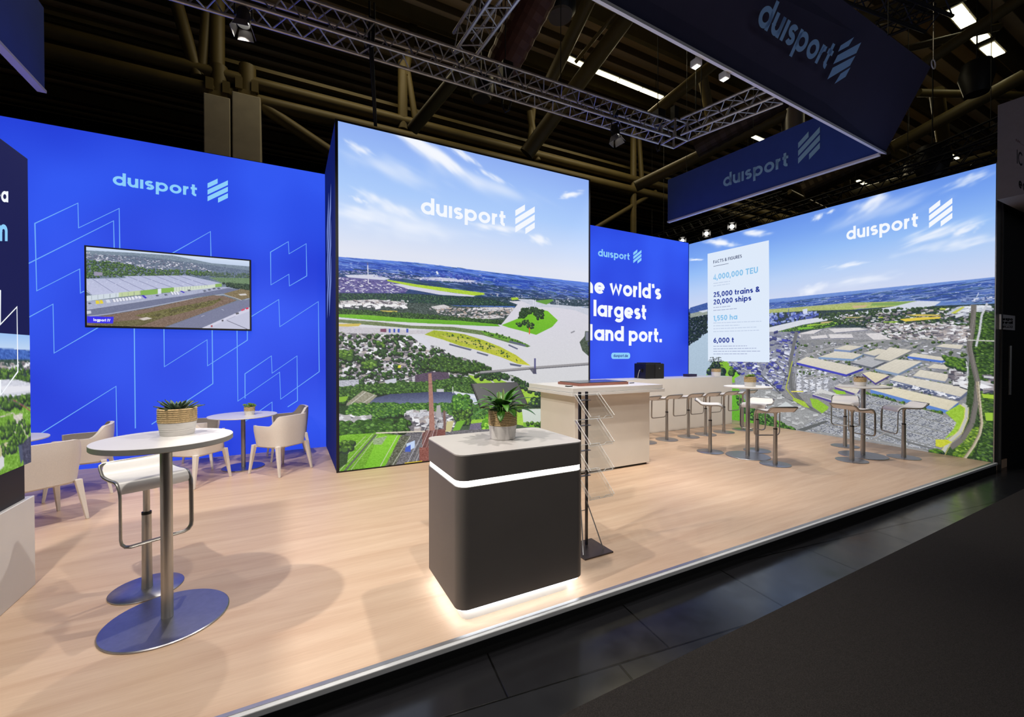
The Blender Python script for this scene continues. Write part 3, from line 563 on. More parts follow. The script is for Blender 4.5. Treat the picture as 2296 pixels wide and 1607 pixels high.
bm.faces.new([bm.verts.new((x, YB-.002, z)) for x, z in rrect(a_.x, b_.x, a_.z, b_.z, (b_.z-a_.z)*.42)]); me = bpy.data.meshes.new('web_address_pill'); bm.to_mesh(me); bm.free(); pil = link('web_address_pill', me, M_lblue, bw, off=OB)
text3('web_address', 'du\u0131sport.de', onplane(1375.5, 800.3, (0, YB-.005, 0), nY), onplane(1408, 800.6, (0, YB-.005, 0), nY), onplane(1375.5, 793.5, (0, YB-.005, 0), nY), M_navyt, bw, off=OB)

# --- right wall with the harbour estate picture
RT = Vector((9.09, 2.215, 0)); RF = Vector((9.60, 7.985, 0)); rd = (RT-RF).normalized(); nR = Vector((-abs(rd.y), rd.x*(-1 if rd.x > 0 else 1), 0)); nR = Vector((rd.y, -rd.x, 0)).normalized()
if nR.x > 0: nR = -nR
def pR(px, py, d=0.): return onplane(px, py, RF+nR*d, nR)
zTL = pR(1547, 547).z; zTR = pR(2231, 367).z; OR_ = (9.4, 5.1, 0)
rw = thing('backlit_wall', 'long backlit wall printed with an aerial view of warehouses, right of the stand', 'wall', OR_)
def qz(base, z): return Vector((base.x, base.y, z))
bm = BM(); th = -nR*.12; e0 = RT+rd*.0
hull8(bm, [RF-nR*.012, RT-nR*.012, qz(RT, zTR)-nR*.012, qz(RF, zTL)-nR*.012], [RF-nR*.12, RT-nR*.12, qz(RT, zTR)-nR*.12, qz(RF, zTL)-nR*.12]); obj('wall_body', bm, M_black, rw, off=OR_)
bm = BM(); hull8(bm, [RT+rd*.012+nR*.012, RT-rd*0+nR*.012, qz(RT, zTR+.01)+nR*.012, qz(RT, zTR+.01)+rd*.012+nR*.012], [RT+rd*.012-nR*.12, RT-nR*.12, qz(RT, zTR+.01)-nR*.12, qz(RT, zTR+.01)+rd*.012-nR*.12]); obj('frame', bm, M_alu, rw, off=OR_)
qR = [qz(RF, zTL), qz(RT, zTR), RT.copy(), RF.copy()]
def paint_right():
    c = Canvas(qR, 720, 640); c.k = 1.45; H, W = c.a.shape[:2]
    c.vgrad([(0, (104, 148, 234)), (.08, (120, 164, 240)), (.18, (150, 190, 246)), (.28, (184, 208, 245)), (.38, (206, 215, 240)), (1, (206, 214, 238))], None)
    c.T = (1600, 0, 1/2.869)
    for x, y, L, th_, s, a in ((1060, 1290, 260, 60, -.5, .9), (1640, 1160, 260, 40, -.35, .7), (1450, 1500, 560, 50, -.28, .8), (1620, 1480, 200, 40, -.3, .8), (1600, 1560, 560, 60, -.15, .6), (700, 1390, 90, 25, -.5, .7), (780, 1355, 60, 15, -.4, .7),
                             (280, 1495, 200, 26, .1, .9), (60, 1560, 200, 30, .15, .9), (1150, 1330, 700, 80, -.35, .3), (900, 1700, 260, 20, -.15, .7), (660, 1860, 170, 45, -.3, .7), (1000, 1800, 500, 40, -.12, .4)): c.cloud(x, y, L, th_, s, a)
    c.T = (1540, 540, 1/5.741)
    for x, y, L, th_, s in ((460, 25, 300, 30, .15), (120, 242, 220, 14, -.02)): c.cloud(x, y, L, th_, s, 1.1)
    P = c.poly; c.T = (1700, 400, .25958); X0 = -640
    hz = lambda x: 1045-(x-95)*.0985
    P([(X0,hz(X0)+45),(95,1045),(1100,945),(2080,850),(2080,1600),(X0,1600)], (108,142,212), (70,92,120), noise=4)
    P([(X0,1130),(95,1075),(1000,985),(2080,880),(2080,1050),(1200,1060),(95,1150),(X0,1190)], (64,96,180), (50,76,130), noise=7)
    c.streaks([(X0,1130),(95,1075),(1000,985),(2080,870),(2080,1070),(1200,1080),(95,1170),(X0,1200)], 620, 26, 1.5, ((60,92,180),(110,140,206),(40,66,140),(150,170,214),(60,92,110)), -.06)
    c.houses([(X0,1135),(95,1080),(2080,885),(2080,1050),(1300,1060),(100,1130),(X0,1180)], 420, 3, roofs=((190,204,236),(120,150,214),(90,116,190)), side=(40,60,140), flat=.3)
    P([(100,1130),(400,1108),(850,1070),(1390,1058),(1410,1078),(1250,1102),(900,1125),(700,1160),(300,1165),(100,1165)], (170,178,120), (168,186,96), noise=10); P([(1020,1075),(1380,1062),(1400,1075),(1250,1096),(1000,1098)], (126,160,90))
    P([(620,1150),(800,1135),(830,1145),(740,1165),(640,1162)], (206,180,110)); P([(700,1160),(820,1140),(800,1165),(720,1175)], (170,200,60)); P([(840,1100),(980,1090),(960,1112),(860,1118)], (200,176,140))
    P([(60,1165),(500,1140),(900,1130),(1240,1100),(1560,1100),(2080,1080),(2080,1620),(60,1620)], (46,64,70), noise=12)
    c.houses([(60,1170),(520,1150),(560,1190),(100,1270)], 130, 5, roofs=((90,110,190),(150,165,215),(70,86,160)), side=(36,46,110), flat=1.1); P([(415,1130),(455,1122),(460,1165),(420,1170)], (206,214,236))
    c.line([(293,1125),(296,1210)], 5, (80,96,150)); 
    P([(60,1330),(60,1300),(400,1222),(700,1180),(950,1145),(1200,1105),(1350,1068),(1420,1056),(1600,1062),(1550,1098),(1300,1140),(1000,1172),(700,1215),(420,1262),(200,1320),(60,1380)], (206,212,226), (214,216,222), noise=3)
    P([(60,1420),(60,1385),(200,1325),(420,1268),(620,1235),(820,1215),(800,1245),(620,1290),(400,1310),(200,1380),(60,1450)], (96,140,52), noise=14); c.trees([(60,1420),(60,1385),(200,1325),(420,1268),(620,1235),(800,1240),(400,1310),(200,1380),(60,1450)], 170, 5, (26,50,36), (60,100,46), (150,190,70))
    for q, k in ((((460,1262),(620,1252),(600,1262),(450,1278)), (150,190,60)), (((580,1240),(680,1232),(640,1248),(570,1252)), (196,176,120)), (((370,1290),(520,1280),(500,1295),(380,1305)), (120,180,50)), (((690,1240),(800,1232),(790,1245),(690,1250)), (140,180,60)), (((720,1214),(830,1210),(800,1224),(730,1226)), (130,180,60))): P(q, k)
    c.trees([(560,1170),(1200,1120),(1560,1110),(2050,1100),(2050,1280),(1500,1290),(800,1260),(560,1200)], 560, 5, (30,48,44), (52,76,52), (88,112,70)); c.houses([(700,1180),(1500,1130),(2050,1110),(2050,1280),(800,1260)], 240, 4)
    for q, k in ((((1250,1215),(1420,1200),(1600,1194),(1590,1210),(1420,1225),(1300,1236)), (222,196,74)), (((1300,1178),(1420,1172),(1600,1176),(1580,1188),(1400,1190)), (200,180,90)), (((1110,1236),(1240,1234),(1220,1246),(1120,1246)), (150,190,60)), (((780,1195),(940,1195),(900,1205),(800,1204)), (180,168,110)), (((1070,1195),(1110,1195),(1110,1205),(1070,1205)), (170,190,60)), (((1590,1120),(1640,1120),(1640,1135),(1590,1135)), (190,200,90))): P(q, k)
    P([(1700,1130),(1760,1105),(2020,1100),(2010,1130),(1900,1160),(1780,1190),(1660,1180)], (190,194,206), noise=20); c.houses([(1700,1130),(1760,1105),(2020,1100),(2010,1130),(1900,1160),(1780,1190),(1660,1180)], 60, 7, roofs=((222,226,234),(180,186,200))); P([(1680,1165),(1780,1108),(1800,1112),(1720,1168)], (190,196,80))
    P([(1720,1246),(1815,1246),(1820,1276),(1705,1276)], (214,220,236)); c.line([(1895,1030),(1915,985)], 7, (206,216,236)); c.houses([(1780,1030),(2040,1020),(2040,1060),(1780,1060)], 40, 5, roofs=((200,208,230),(120,140,190)), side=(40,50,110))
    city = [(960,1250),(2060,1260),(2060,1560),(1700,1500),(1300,1420),(1200,1400),(980,1300)]
    P(city, (50,62,62), noise=14); c.trees(city, 700, 6, (24,40,36), (46,72,46), (78,106,62)); c.houses(city, 900, 5.2)
    # warehouses beyond
    P([(280,1370),(400,1330),(640,1288),(950,1288),(1110,1350),(1210,1410),(1060,1440),(620,1450),(300,1440)], (150,150,156), noise=14)
    for q in (((370,1345),(500,1310),(600,1300),(520,1340)), ((640,1300),(900,1288),(980,1310),(700,1335)), ((960,1340),(1080,1335),(1210,1408),(1060,1418)), ((480,1365),(620,1350),(640,1380),(500,1390)), ((640,1345),(840,1345),(860,1380),(660,1385)), ((860,1400),(1010,1395),(1040,1420),(880,1425)), ((660,1410),(800,1400),(810,1425),(680,1430)), ((300,1365),(400,1350),(400,1375),(290,1380))): P(q, (214,210,212), noise=6); c.line([q[3], q[2]], 7, (120,122,140))
    P([(290,1440),(1240,1430),(1360,1480),(2060,1620),(60,1620)], (124,126,130), noise=8); c.houses([(60,1420),(360,1400),(380,1540),(60,1560)], 260, 6, roofs=((200,204,220),(90,100,190),(150,150,165),(60,66,130))); c.trees([(380,1400),(600,1420),(640,1470),(420,1480)], 60, 6); c.houses([(380,1470),(640,1470),(640,1540),(380,1540)], 50, 12, roofs=((220,220,226),(190,190,196)))
    P([(380,1460),(420,1455),(420,1475),(385,1478)], (130,200,50)); 
    # ---- nearer part (second coordinate frame)
    c.T = (1600, 780, .30314)
    P([(-190,-60),(1960,-60),(1960,1000),(-190,1000)], (132,134,138), (138,138,140), noise=7)
    # water and greens behind the bar
    P([(-190,-180),(30,-180),(60,20),(0,215),(-190,230)], (178,200,220), (168,188,204), noise=4); P([(-190,-262),(-40,-272),(-40,-140),(-120,-60),(-190,-20)], (36,50,62), noise=14); c.houses([(-190,-240),(-40,-250),(-40,-110),(-190,-20)], 260, 5, roofs=((140,150,176),(90,100,120),(60,70,80))); c.trees([(-190,-230),(-40,-240),(-40,-120),(-130,-55),(-190,-15)], 260, 6, (18,30,36), (30,46,40), (60,80,60))
    c.T = (1540, 780, .0784)
    P([(100,-1150),(620,-1300),(620,-1080),(100,-950)], (64,92,160), noise=10); P([(100,-980),(620,-1090),(620,-960),(100,-860)], (150,160,150), noise=10); P([(350,-1050),(620,-1100),(620,-1050),(480,-1010)], (206,214,226))
    P([(570,800),(640,660),(860,420),(1500,330),(2000,300),(1850,560),(1560,800),(1420,1000),(560,1000)], (130,182,44), (126,186,40), noise=8)
    P([(1500,350),(1690,380),(1560,800),(1380,900),(1330,780)], (126,196,46)); c.trees([(640,700),(860,400),(930,430),(930,500),(720,640)], 34, 16, (22,40,44), (36,58,46)); c.trees([(900,800),(920,620),(1080,600),(1080,800)], 34, 20, (20,38,40), (32,56,44)); c.trees([(1400,400),(1500,380),(1350,780),(1300,700)], 30, 14, (22,40,30)); c.trees([(1680,400),(1740,400),(1580,720),(1530,700)], 30, 10, (22,40,36))
    P([(1750,400),(1940,400),(1680,720),(1590,700)], (150,146,156), noise=22); P([(1940,400),(2140,420),(1960,760),(1720,700)], (196,208,204), noise=4); c.line([(1940,400),(1650,720)], 14, (70,80,70))
    P([(1420,880),(1640,760),(1900,700),(2300,400),(2300,1400),(1460,1100)], (150,156,166), noise=9)
    c.T = (1600, 780, .30314)
    # port yards
    port = [(130,50),(300,-120),(660,-120),(620,180),(560,300),(500,330),(260,240),(120,110)]
    P(port, (138,142,156), noise=8); c.houses(port, 420, 8, roofs=((214,218,232),(176,180,200),(70,76,170),(120,124,150),(60,66,120)), side=(52,56,96)); 
    c.line([(640,-120),(590,120),(600,300),(700,420),(850,520),(1200,640),(1650,760)], 26, (108,110,112)); c.line([(610,100),(560,300),(640,400)], 8, (170,180,60)); c.line([(370,200),(560,380),(760,450)], 10, (86,92,98)); c.line([(480,100),(560,200),(540,280)], 8, (96,98,110))
    for k in range(4): c.line([(600+k*14,140),(585+k*14,330),(690+k*12,430)], 3, (84,84,84))
    P([(620,150),(900,190),(1060,230),(900,300),(760,350),(640,330)], (150,152,160), noise=14)
    for k in range(5): c.houses([(650+k*50,160),(670+k*50,160),(670+k*50,330),(650+k*50,330)], 60, 5, roofs=((222,224,232),(190,194,206)))
    c.line([(600,325),(690,325)], 8, (220,210,90))
    # streets, yards and lorries between the halls
    c.houses([(640,-40),(1900,-60),(1900,400),(1740,380),(640,200)], 900, 4, roofs=((214,216,224),(178,180,188),(120,124,134),(150,150,156)), side=(92,94,104))
    c.trees([(640,-40),(1900,-60),(1900,400),(1740,380),(640,200)], 150, 5, (40,60,40), (74,100,56), (110,136,70))
    for L in ([(1120,170),(1420,250),(1900,330)],[(1130,120),(1560,-40)],[(1330,240),(1720,90)],[(700,230),(1130,170)],[(1100,300),(1330,240)],[(700,60),(900,0),(1300,-60)]): c.line(L, 13, (158,158,160))
    # roofs
    def roof(q, side=(96,104,170), sd=14, top=(216,210,196)):
        """roof polygon (left, top, right, bottom) with its shaded long side"""
        l, t, r_, b_ = q; P([l, b_, (b_[0], b_[1]+sd), (l[0], l[1]+sd)], side); P([b_, r_, (r_[0], r_[1]+sd), (b_[0], b_[1]+sd)], tuple(v*.85 for v in side)); P(q, top, tuple(v*.95 for v in top), noise=4)
        for k in range(1, 6):
            t_ = k/6; a = (l[0]+(b_[0]-l[0])*t_, l[1]+(b_[1]-l[1])*t_); d = (t[0]+(r_[0]-t[0])*t_, t[1]+(r_[1]-t[1])*t_); c.line([a, d], 1.5, tuple(v*.9 for v in top))
    roof(((805,68),(950,22),(1130,50),(1060,84)), (120,150,190)); roof(((920,10),(1010,-20),(1130,-10),(1040,20)), (120,140,180)); roof(((1050,108),(1180,58),(1320,92),(1200,146)), (90,96,110), top=(178,180,186)); roof(((1130,40),(1240,5),(1330,20),(1220,60)), (120,130,150))
    roof(((1215,78),(1330,-5),(1490,18),(1330,98)), (130,134,140)); roof(((640,108),(715,66),(1135,152),(1010,198)), (58,62,180), 16); roof(((1222,155),(1372,84),(1562,102),(1392,192)), (130,150,180), 18); roof(((1458,62),(1500,38),(1752,76),(1710,96)), (70,110,200), 16)
    roof(((1498,208),(1550,162),(1765,200),(1730,250)), (130,140,165), 12); roof(((1330,238),(1388,203),(1910,302),(1840,364)), (110,120,150), 24); roof(((1188,310),(1270,272),(1825,402),(1752,466)), (90,130,200), 26, (222,214,190)); roof(((1130,190),(1185,176),(1325,205),(1225,262)), (76,66,140), 14, (222,212,184)); roof(((925,290),(960,268),(1112,308),(1085,345)), (76,66,140), 14)
    roof(((758,348),(820,304),(1030,372),(930,402)), (76,66,140), 14, (206,206,206)); [c.line([(775+k*18,345+k*-2),(960+k*14,395-k*5)], 4, (120,120,124)) for k in range(4)]; roof(((1600,150),(1650,120),(1760,130),(1740,160)), (120,124,140), 8); roof(((1660,-10),(1720,-30),(1860,-20),(1840,10)), (130,134,150), 8)
    c.houses([(1780,150),(1880,150),(1880,290),(1790,260)], 40, 9); c.trees([(1720,60),(1880,100),(1880,170),(1740,120)], 60, 8)
    c.houses([(1340,250),(1830,365),(1820,385),(1340,272)], 90, 5, roofs=((230,232,240),(80,90,120)), side=(50,56,90)); c.trees([(1150,330),(1290,360),(1420,410),(1400,425),(1150,360)], 40, 6); c.trees([(1420,400),(1720,480),(1700,500),(1420,420)], 30, 6)
    # car park: slanting rows of small pale cars
    park = [(848,480),(1080,340),(1160,345),(1730,500),(1820,560),(1790,640),(1650,760),(1560,750),(1180,680),(640,610)]
    P(park, (140,142,144), noise=3)
    cells = [((860+a*88+b*46-60, 486+a*26-b*34+40)) for a in range(-3, 11) for b in range(-2, 6)]
    from_poly = lambda x, y: all(True for _ in (0,)) 
    def inside(x, y):
        r = False
        for (ax, ay), (bx, by) in zip(park, park[1:]+park[:1]):
            if (ay > y) != (by > y) and x < ax+(y-ay)*(bx-ax)/(by-ay): r = not r
        return r
    ux, uy, vx, vy = 11.5, 3.3, 8.6, -4.6
    for bi in range(-6, 16):
        for bj in range(-7, 9):
            bx_, by_ = 1150+bi*11.5*8.0+bj*8.6*9, 520+bi*3.3*8.0-bj*4.6*9
            for k in range(7):                       # six double rows in a block, each a line of parked cars
                for t in range(7):
                    x, y = bx_+ux*(k*1.02)+vx*t*1.12, by_+uy*(k*1.02)+vy*t*1.12
                    if not inside(x, y) or rng.random() < .08: continue
                    col = ((236,238,244),(216,220,228),(170,176,190),(90,96,124))[rng.choice([0, 0, 0, 1, 1, 2, 3])]
                    P([(x-5.6,y-.6),(x+4.8,y+2.4),(x+8.6,y-.6),(x-1.8,y-3.6)], col); c.line([(x-5.6,y+.2),(x+4.8,y+3.2)], 1.5, (96,100,116))
    for bi in range(-6, 16):
        for bj in range(-7, 9):
            bx_, by_ = 1150+bi*11.5*8.0+bj*8.6*9, 520+bi*3.3*8.0-bj*4.6*9
            for k in range(8):
                x, y = bx_+ux*(k*1.02-.5), by_+uy*(k*1.02-.5)
                if inside(x, y) and inside(x+vx*7, y+vy*7): c.line([(x, y+2), (x+vx*7.2, y+vy*7.2+2)], 3.4 if k % 2 else 1.6, (116, 120, 130))
    c.line([(840,480),(1180,600),(1420,690),(1680,760)], 12, (112,114,116)); c.line([(650,612),(1200,690),(1640,780)], 10, (150,150,150)); c.line([(1180,700),(1330,610)], 9, (150,146,144))
    P([(740,375),(800,385),(880,440),(870,460),(830,488),(760,440)], (140,186,50), noise=8); P([(905,310),(1000,325),(1010,345),(940,345)], (140,190,50), noise=8); P([(620,370),(700,400),(740,450),(700,440),(610,390)], (160,190,60), noise=8)
    P([(260,330),(420,300),(700,450),(840,500),(640,610),(520,560),(300,420)], (150,152,154), noise=10); c.houses([(300,330),(460,320),(820,500),(650,590),(420,460)], 60, 8, roofs=((196,198,200),(170,172,174)), side=(120,120,124)); P([(440,470),(560,400),(640,450),(500,490)], (198,204,206))
    P([(90,560),(90,300),(200,300),(300,480),(460,520),(640,615),(400,590)], (104,176,46), (96,166,40), noise=8); c.trees([(180,330),(260,430),(420,500),(630,610),(560,600),(330,560),(200,420)], 90, 10, (24,50,30), (50,92,40), (100,150,60))
    P([(640,610),(860,540),(880,550),(700,620)], (90,94,96))
    # right edge: railway, road, woods
    P([(1900,-260),(1960,-260),(2100,-200),(2120,960),(1620,800),(1840,700),(1880,400),(1900,200)], (54,78,44), noise=12); P([(1730,480),(1830,420),(1880,440),(1860,560),(1800,640),(1720,680),(1790,600),(1810,555)], (150,190,56), noise=10)
    c.trees([(1950,-260),(2100,-260),(2110,900),(1960,880),(1980,600),(2000,400),(1960,250)], 620, 9, (22,38,28), (44,72,36), (90,126,50)); c.trees([(1930,600),(1990,600),(1900,840),(1780,790)], 120, 9, (34,58,30), (78,112,40), (140,170,60)); c.houses([(1990,200),(2090,200),(2090,330),(1990,330)], 10, 12); P([(1990,340),(2080,350),(2080,380),(2000,370)], (160,196,60)); P([(2010,480),(2070,480),(2070,540),(2020,540)], (150,190,60))
    c.line([(1935,-320),(1925,-150),(1900,0),(1930,120),(1960,250),(1950,400),(1920,560),(1850,680),(1770,740)], 40, (112,108,104)); c.line([(1925,-280),(1885,-60),(1915,120),(1945,250),(1935,400),(1905,560),(1840,670)], 3, (70,66,66)); c.line([(1945,-280),(1910,-60),(1935,120),(1962,250)], 3, (150,146,140))
    c.line([(1960,250),(1975,400),(1990,560),(1975,640),(1930,730),(1860,830)], 22, (176,164,140)); c.line([(1958,250),(1970,400),(1982,560),(1966,640),(1920,730),(1850,830)], 4, (110,100,90)); c.line([(1966,250),(1981,400),(1996,560),(1982,640),(1938,730),(1870,830)], 4, (214,206,186))
    c.line([(2030,-330),(1990,-240),(1975,-120),(1950,-10)], 16, (196,198,206)); c.line([(1850,420),(1885,440),(1880,520),(1840,620),(1760,690),(1710,790)], 26, (188,188,184)); c.line([(1838,420),(1872,445),(1866,520),(1826,616),(1745,690),(1690,790)], 4, (226,214,110)); c.line([(1898,440),(1893,525),(1852,630),(1775,700),(1728,795)], 4, (214,206,110))
    P([(1660,680),(1740,680),(1780,700),(1700,740),(1660,730)], (196,200,60), noise=10); c.trees([(1640,760),(1700,765),(1690,800),(1630,785)], 16, 10); c.line([(1880,100),(1890,160),(1885,260)], 7, (210,214,216)); c.line([(1560,-70),(2080,-50)], 8, (196,196,190)); 
    c.houses([(1650,-160),(1880,-160),(1880,-40),(1650,-60)], 120, 7)
    c.build('printed_picture', qR, 1.0, rw, OR_)
paint_right()
text3('lettering', 'du\u0131sport', pR(1897.8, 538.6, .004), pR(2059, 507.9, .004), pR(1897.8, 510, .004), M_wht, rw, off=OR_)
logo3('logo_mark', pR(2083, 512.9, .004), pR(2135.3, 506.5, .004), pR(2083, 451.7, .004), M_wht, rw, off=OR_)
bm = BM(); bm.faces.new([bm.verts.new(pR(x, y, .003)) for x, y in ((1586.5, 569), (1724, 538.5), (1725.5, 812), (1587.5, 809.5))]); me = bpy.data.meshes.new('facts_panel'); bm.to_mesh(me); bm.free(); fp = link('facts_panel', me, glow('printed_panel_white', (222, 234, 250)), rw, off=OR_)
for s_, a, b_, t_, m_, w_ in (('FACTS & FIGURES', (1599.2, 591), (1663.3, 577.5), (1599.2, 584), M_gry, .18), ('4,000,000 TEU', (1599.2, 628), (1699.4, 611.4), (1599.2, 615.5), M_sky, .205), ('25,000 trains &', (1599.6, 666.3), (1703.4, 654.1), (1599.6, 655), M_navyt, .205),
        ('20,000 ships', (1599.6, 682.8), (1684.6, 673.3), (1599.6, 671.5), M_navyt, .205), ('1,550 ha', (1599.6, 719.4), (1653.2, 715.6), (1599.6, 707.8), M_sky, .205), ('6,000 t', (1599.6, 768.5), (1645.7, 767.7), (1599.6, 757.3), M_navyt, .205)):
    o = text3('figures_text', s_, pR(*a, .006), pR(*b_, .006), pR(*t_, .006), m_, rw, w=w_, off=OR_)
def thinrows(rows, m_, name):
    bm = BM()
    for x0, y0, x1, y1 in rows:
        x = x0
        while x < x1-1:
            l_ = min(rng.uniform(3, 11), x1-x); f = lambda q: y0+(y1-y0)*(q-x0)/(x1-x0)
            bm.faces.new([bm.verts.new(pR(px, py, .006)) for px, py in ((x, f(x)-.75), (x+l_, f(x+l_)-.75), (x+l_, f(x+l_)+.75), (x, f(x)+.75))]); x += l_+1.3
    me = bpy.data.meshes.new(name); bm.to_mesh(me); bm.free(); link(name, me, m_, rw, off=OR_)
thinrows([(1599.5, 635.5, 1639, 630), (1599.5, 641, 1636, 636), (1599.5, 724, 1707, 720), (1599.5, 730.5, 1658, 728.5), (1599.5, 737, 1696, 733), (1599.5, 743.5, 1702, 740)], M_pale, 'pale_small_print')
thinrows([(1599.5, 689.5, 1639, 686), (1599.5, 696, 1652, 691.5), (1599.5, 776, 1675, 775), (1599.5, 782, 1697, 780.5), (1599.5, 787.5, 1706, 787), (1599.5, 793.5, 1675, 793)], glow('printed_grey', (165, 175, 205)), 'grey_small_print')
bm = BM(); bm.faces.new([bm.verts.new(pR(x, y, .006)) for x, y in ((1599.6, 596.6), (1633.5, 590), (1633.5, 591), (1599.6, 597.6))]); me = bpy.data.meshes.new('underline'); bm.to_mesh(me); bm.free(); link('underline', me, M_gry, rw, off=OR_)

# --- information tower at the left edge
XT = -1.56; YT = 4.08; OT = (-1.9, 3.2, 0)
tw = thing('information_tower', 'tall navy display tower with aerial picture on a white plinth, at the left edge', 'display tower', OT)
nT = Vector((1, 0, 0))
def pT(px, py, d=0.): return onplane(px, py, (XT+d, 0, 0), nT)
box('plinth', XT-.7, XT+.005, 2.2+.25, YT+.02, 0, .615, M_white, tw, .004, off=OT)
box('dark_band', XT-.66, XT-.02, 2.5, YT-.04, .615, .86, M_black, tw, off=OT)
box('tower_body', XT-.62, XT-.004, 2.5, YT, .85, 2.905, M_black, tw, off=OT)
bm = BM(); abox(bm, XT-.004, XT, 2.52, YT-.012, 1.70, 2.895); obj('navy_face', bm, glow('printed_deep_navy', (12, 18, 76)), tw, off=OT)
qT = [(XT+.001, 2.9, 1.712), (XT+.001, YT-.01, 1.712), (XT+.001, YT-.01, .85), (XT+.001, 2.9, .85)]
def paint_tower():
    c = Canvas(qT, 150, 110); c.vgrad([(0, (150, 190, 240)), (.12, (190, 212, 240)), (1, (190, 212, 240))], None)
    c.T = (0, 280, .4975); P = c.poly
    P([(-700,985),(140,1020),(140,1500),(-700,2400)], (84,104,80), noise=12); P([(-700,960),(140,1018),(140,1060),(-700,1050)], (54,96,180), noise=14)
    P([(-700,1050),(140,1060),(140,1160),(-700,1200)], (50,76,70), noise=14); c.houses([(0,1070),(135,1070),(135,1110),(0,1110)], 60, 4); c.trees([(-300,1100),(140,1100),(140,1160),(-300,1160)], 120, 6)
    P([(-60,1190),(10,1150),(80,1150),(140,1165),(140,1210),(20,1235)], (206,208,220), noise=10); P([(0,1180),(140,1178),(140,1200),(20,1215)], (226,226,234)); 
    P([(-300,1290),(0,1290),(60,1240),(140,1250),(140,1600),(-300,1800)], (112,160,52), noise=14); c.trees([(-100,1240),(140,1220),(140,1260),(-100,1290)], 50, 8); c.line([(60,1240),(140,1290)], 4, (160,70,90)); c.line([(30,1235),(140,1275)], 3, (90,90,96))
    for L in ([(0,1320),(60,1300),(90,1330),(120,1400)], [(20,1400),(60,1380),(90,1400)], [(0,1450),(50,1430),(80,1440)], [(90,1300),(120,1360),(130,1430),(100,1500)], [(0,1500),(40,1470)]): c.line(L, 5, (196,190,176))
    P([(60,1310),(105,1300),(100,1340),(70,1350)], (206,200,190), noise=10); P([(75,1385),(105,1378),(120,1480),(95,1530)], (74,82,110)); P([(0,1450),(30,1430),(36,1470),(0,1500)], (196,190,150)); P([(0,1500),(20,1490),(20,1540),(0,1560)], (210,210,214)); c.trees([(0,1340),(130,1330),(140,1420),(20,1500)], 46, 7); P([(100,1440),(140,1400),(140,1560),(110,1560)], (64,66,90), noise=10)
    c.build('printed_picture', qT, 1.0, tw, OT)
paint_tower()
text3('lettering', 'ea', pT(-16, 452, .004), pT(18.5, 453.5, .004), pT(-16, 416, .004), M_wht, tw, w=.2, off=OT, gap=.08)
text3('lettering', 'm', pT(-14, 540, .004), pT(17, 540.5, .004), pT(-14, 486, .004), M_lblue, tw, w=.2, off=OT)
bm = BM()
for L in ([(1,650),(1,727),(38,688),(40,833),(2,885),(1,851)], [(1,851),(1,885)]):
    W_ = [pT(x, y, .004) for x, y in L]; stroke_mesh(bm, [(p.y, p.z) for p in W_], .006, lambda p: Vector((XT+.004, p.x, p.y)), True)
me = bpy.data.meshes.new('outline_mark'); bm.to_mesh(me); bm.free(); link('outline_mark', me, M_wht, tw, off=OT)

# --- television
YV = 7.85; tq = [pY(186, 549.5, YV), pY(561.5, 581.5, YV), pY(565, 741, YV), pY(192.5, 734.5, YV)]
x0, x1 = (tq[0].x+tq[3].x)/2, (tq[1].x+tq[2].x)/2; z0, z1 = (tq[2].z+tq[3].z)/2, (tq[0].z+tq[1].z)/2
OV = ((x0+x1)/2, YV+.05, z0); tv = thing('television', 'wide flat television on the blue wall showing a warehouse from the air', 'television', OV)
box('casing', x0, x1, YV+.001, YV+.05, z0, z1, M_black, tv, .003, off=OV)
box('wall_mount', (x0+x1)/2-.3, (x0+x1)/2+.3, YV+.05, YL+.001, z0+.3, z1-.3, M_black, tv, off=OV)
bz = .022; qV = [(x0+bz, YV-.001, z1-bz), (x1-bz, YV-.001, z1-bz), (x1-bz, YV-.001, z0+bz*1.2), (x0+bz, YV-.001, z0+bz*1.2)]
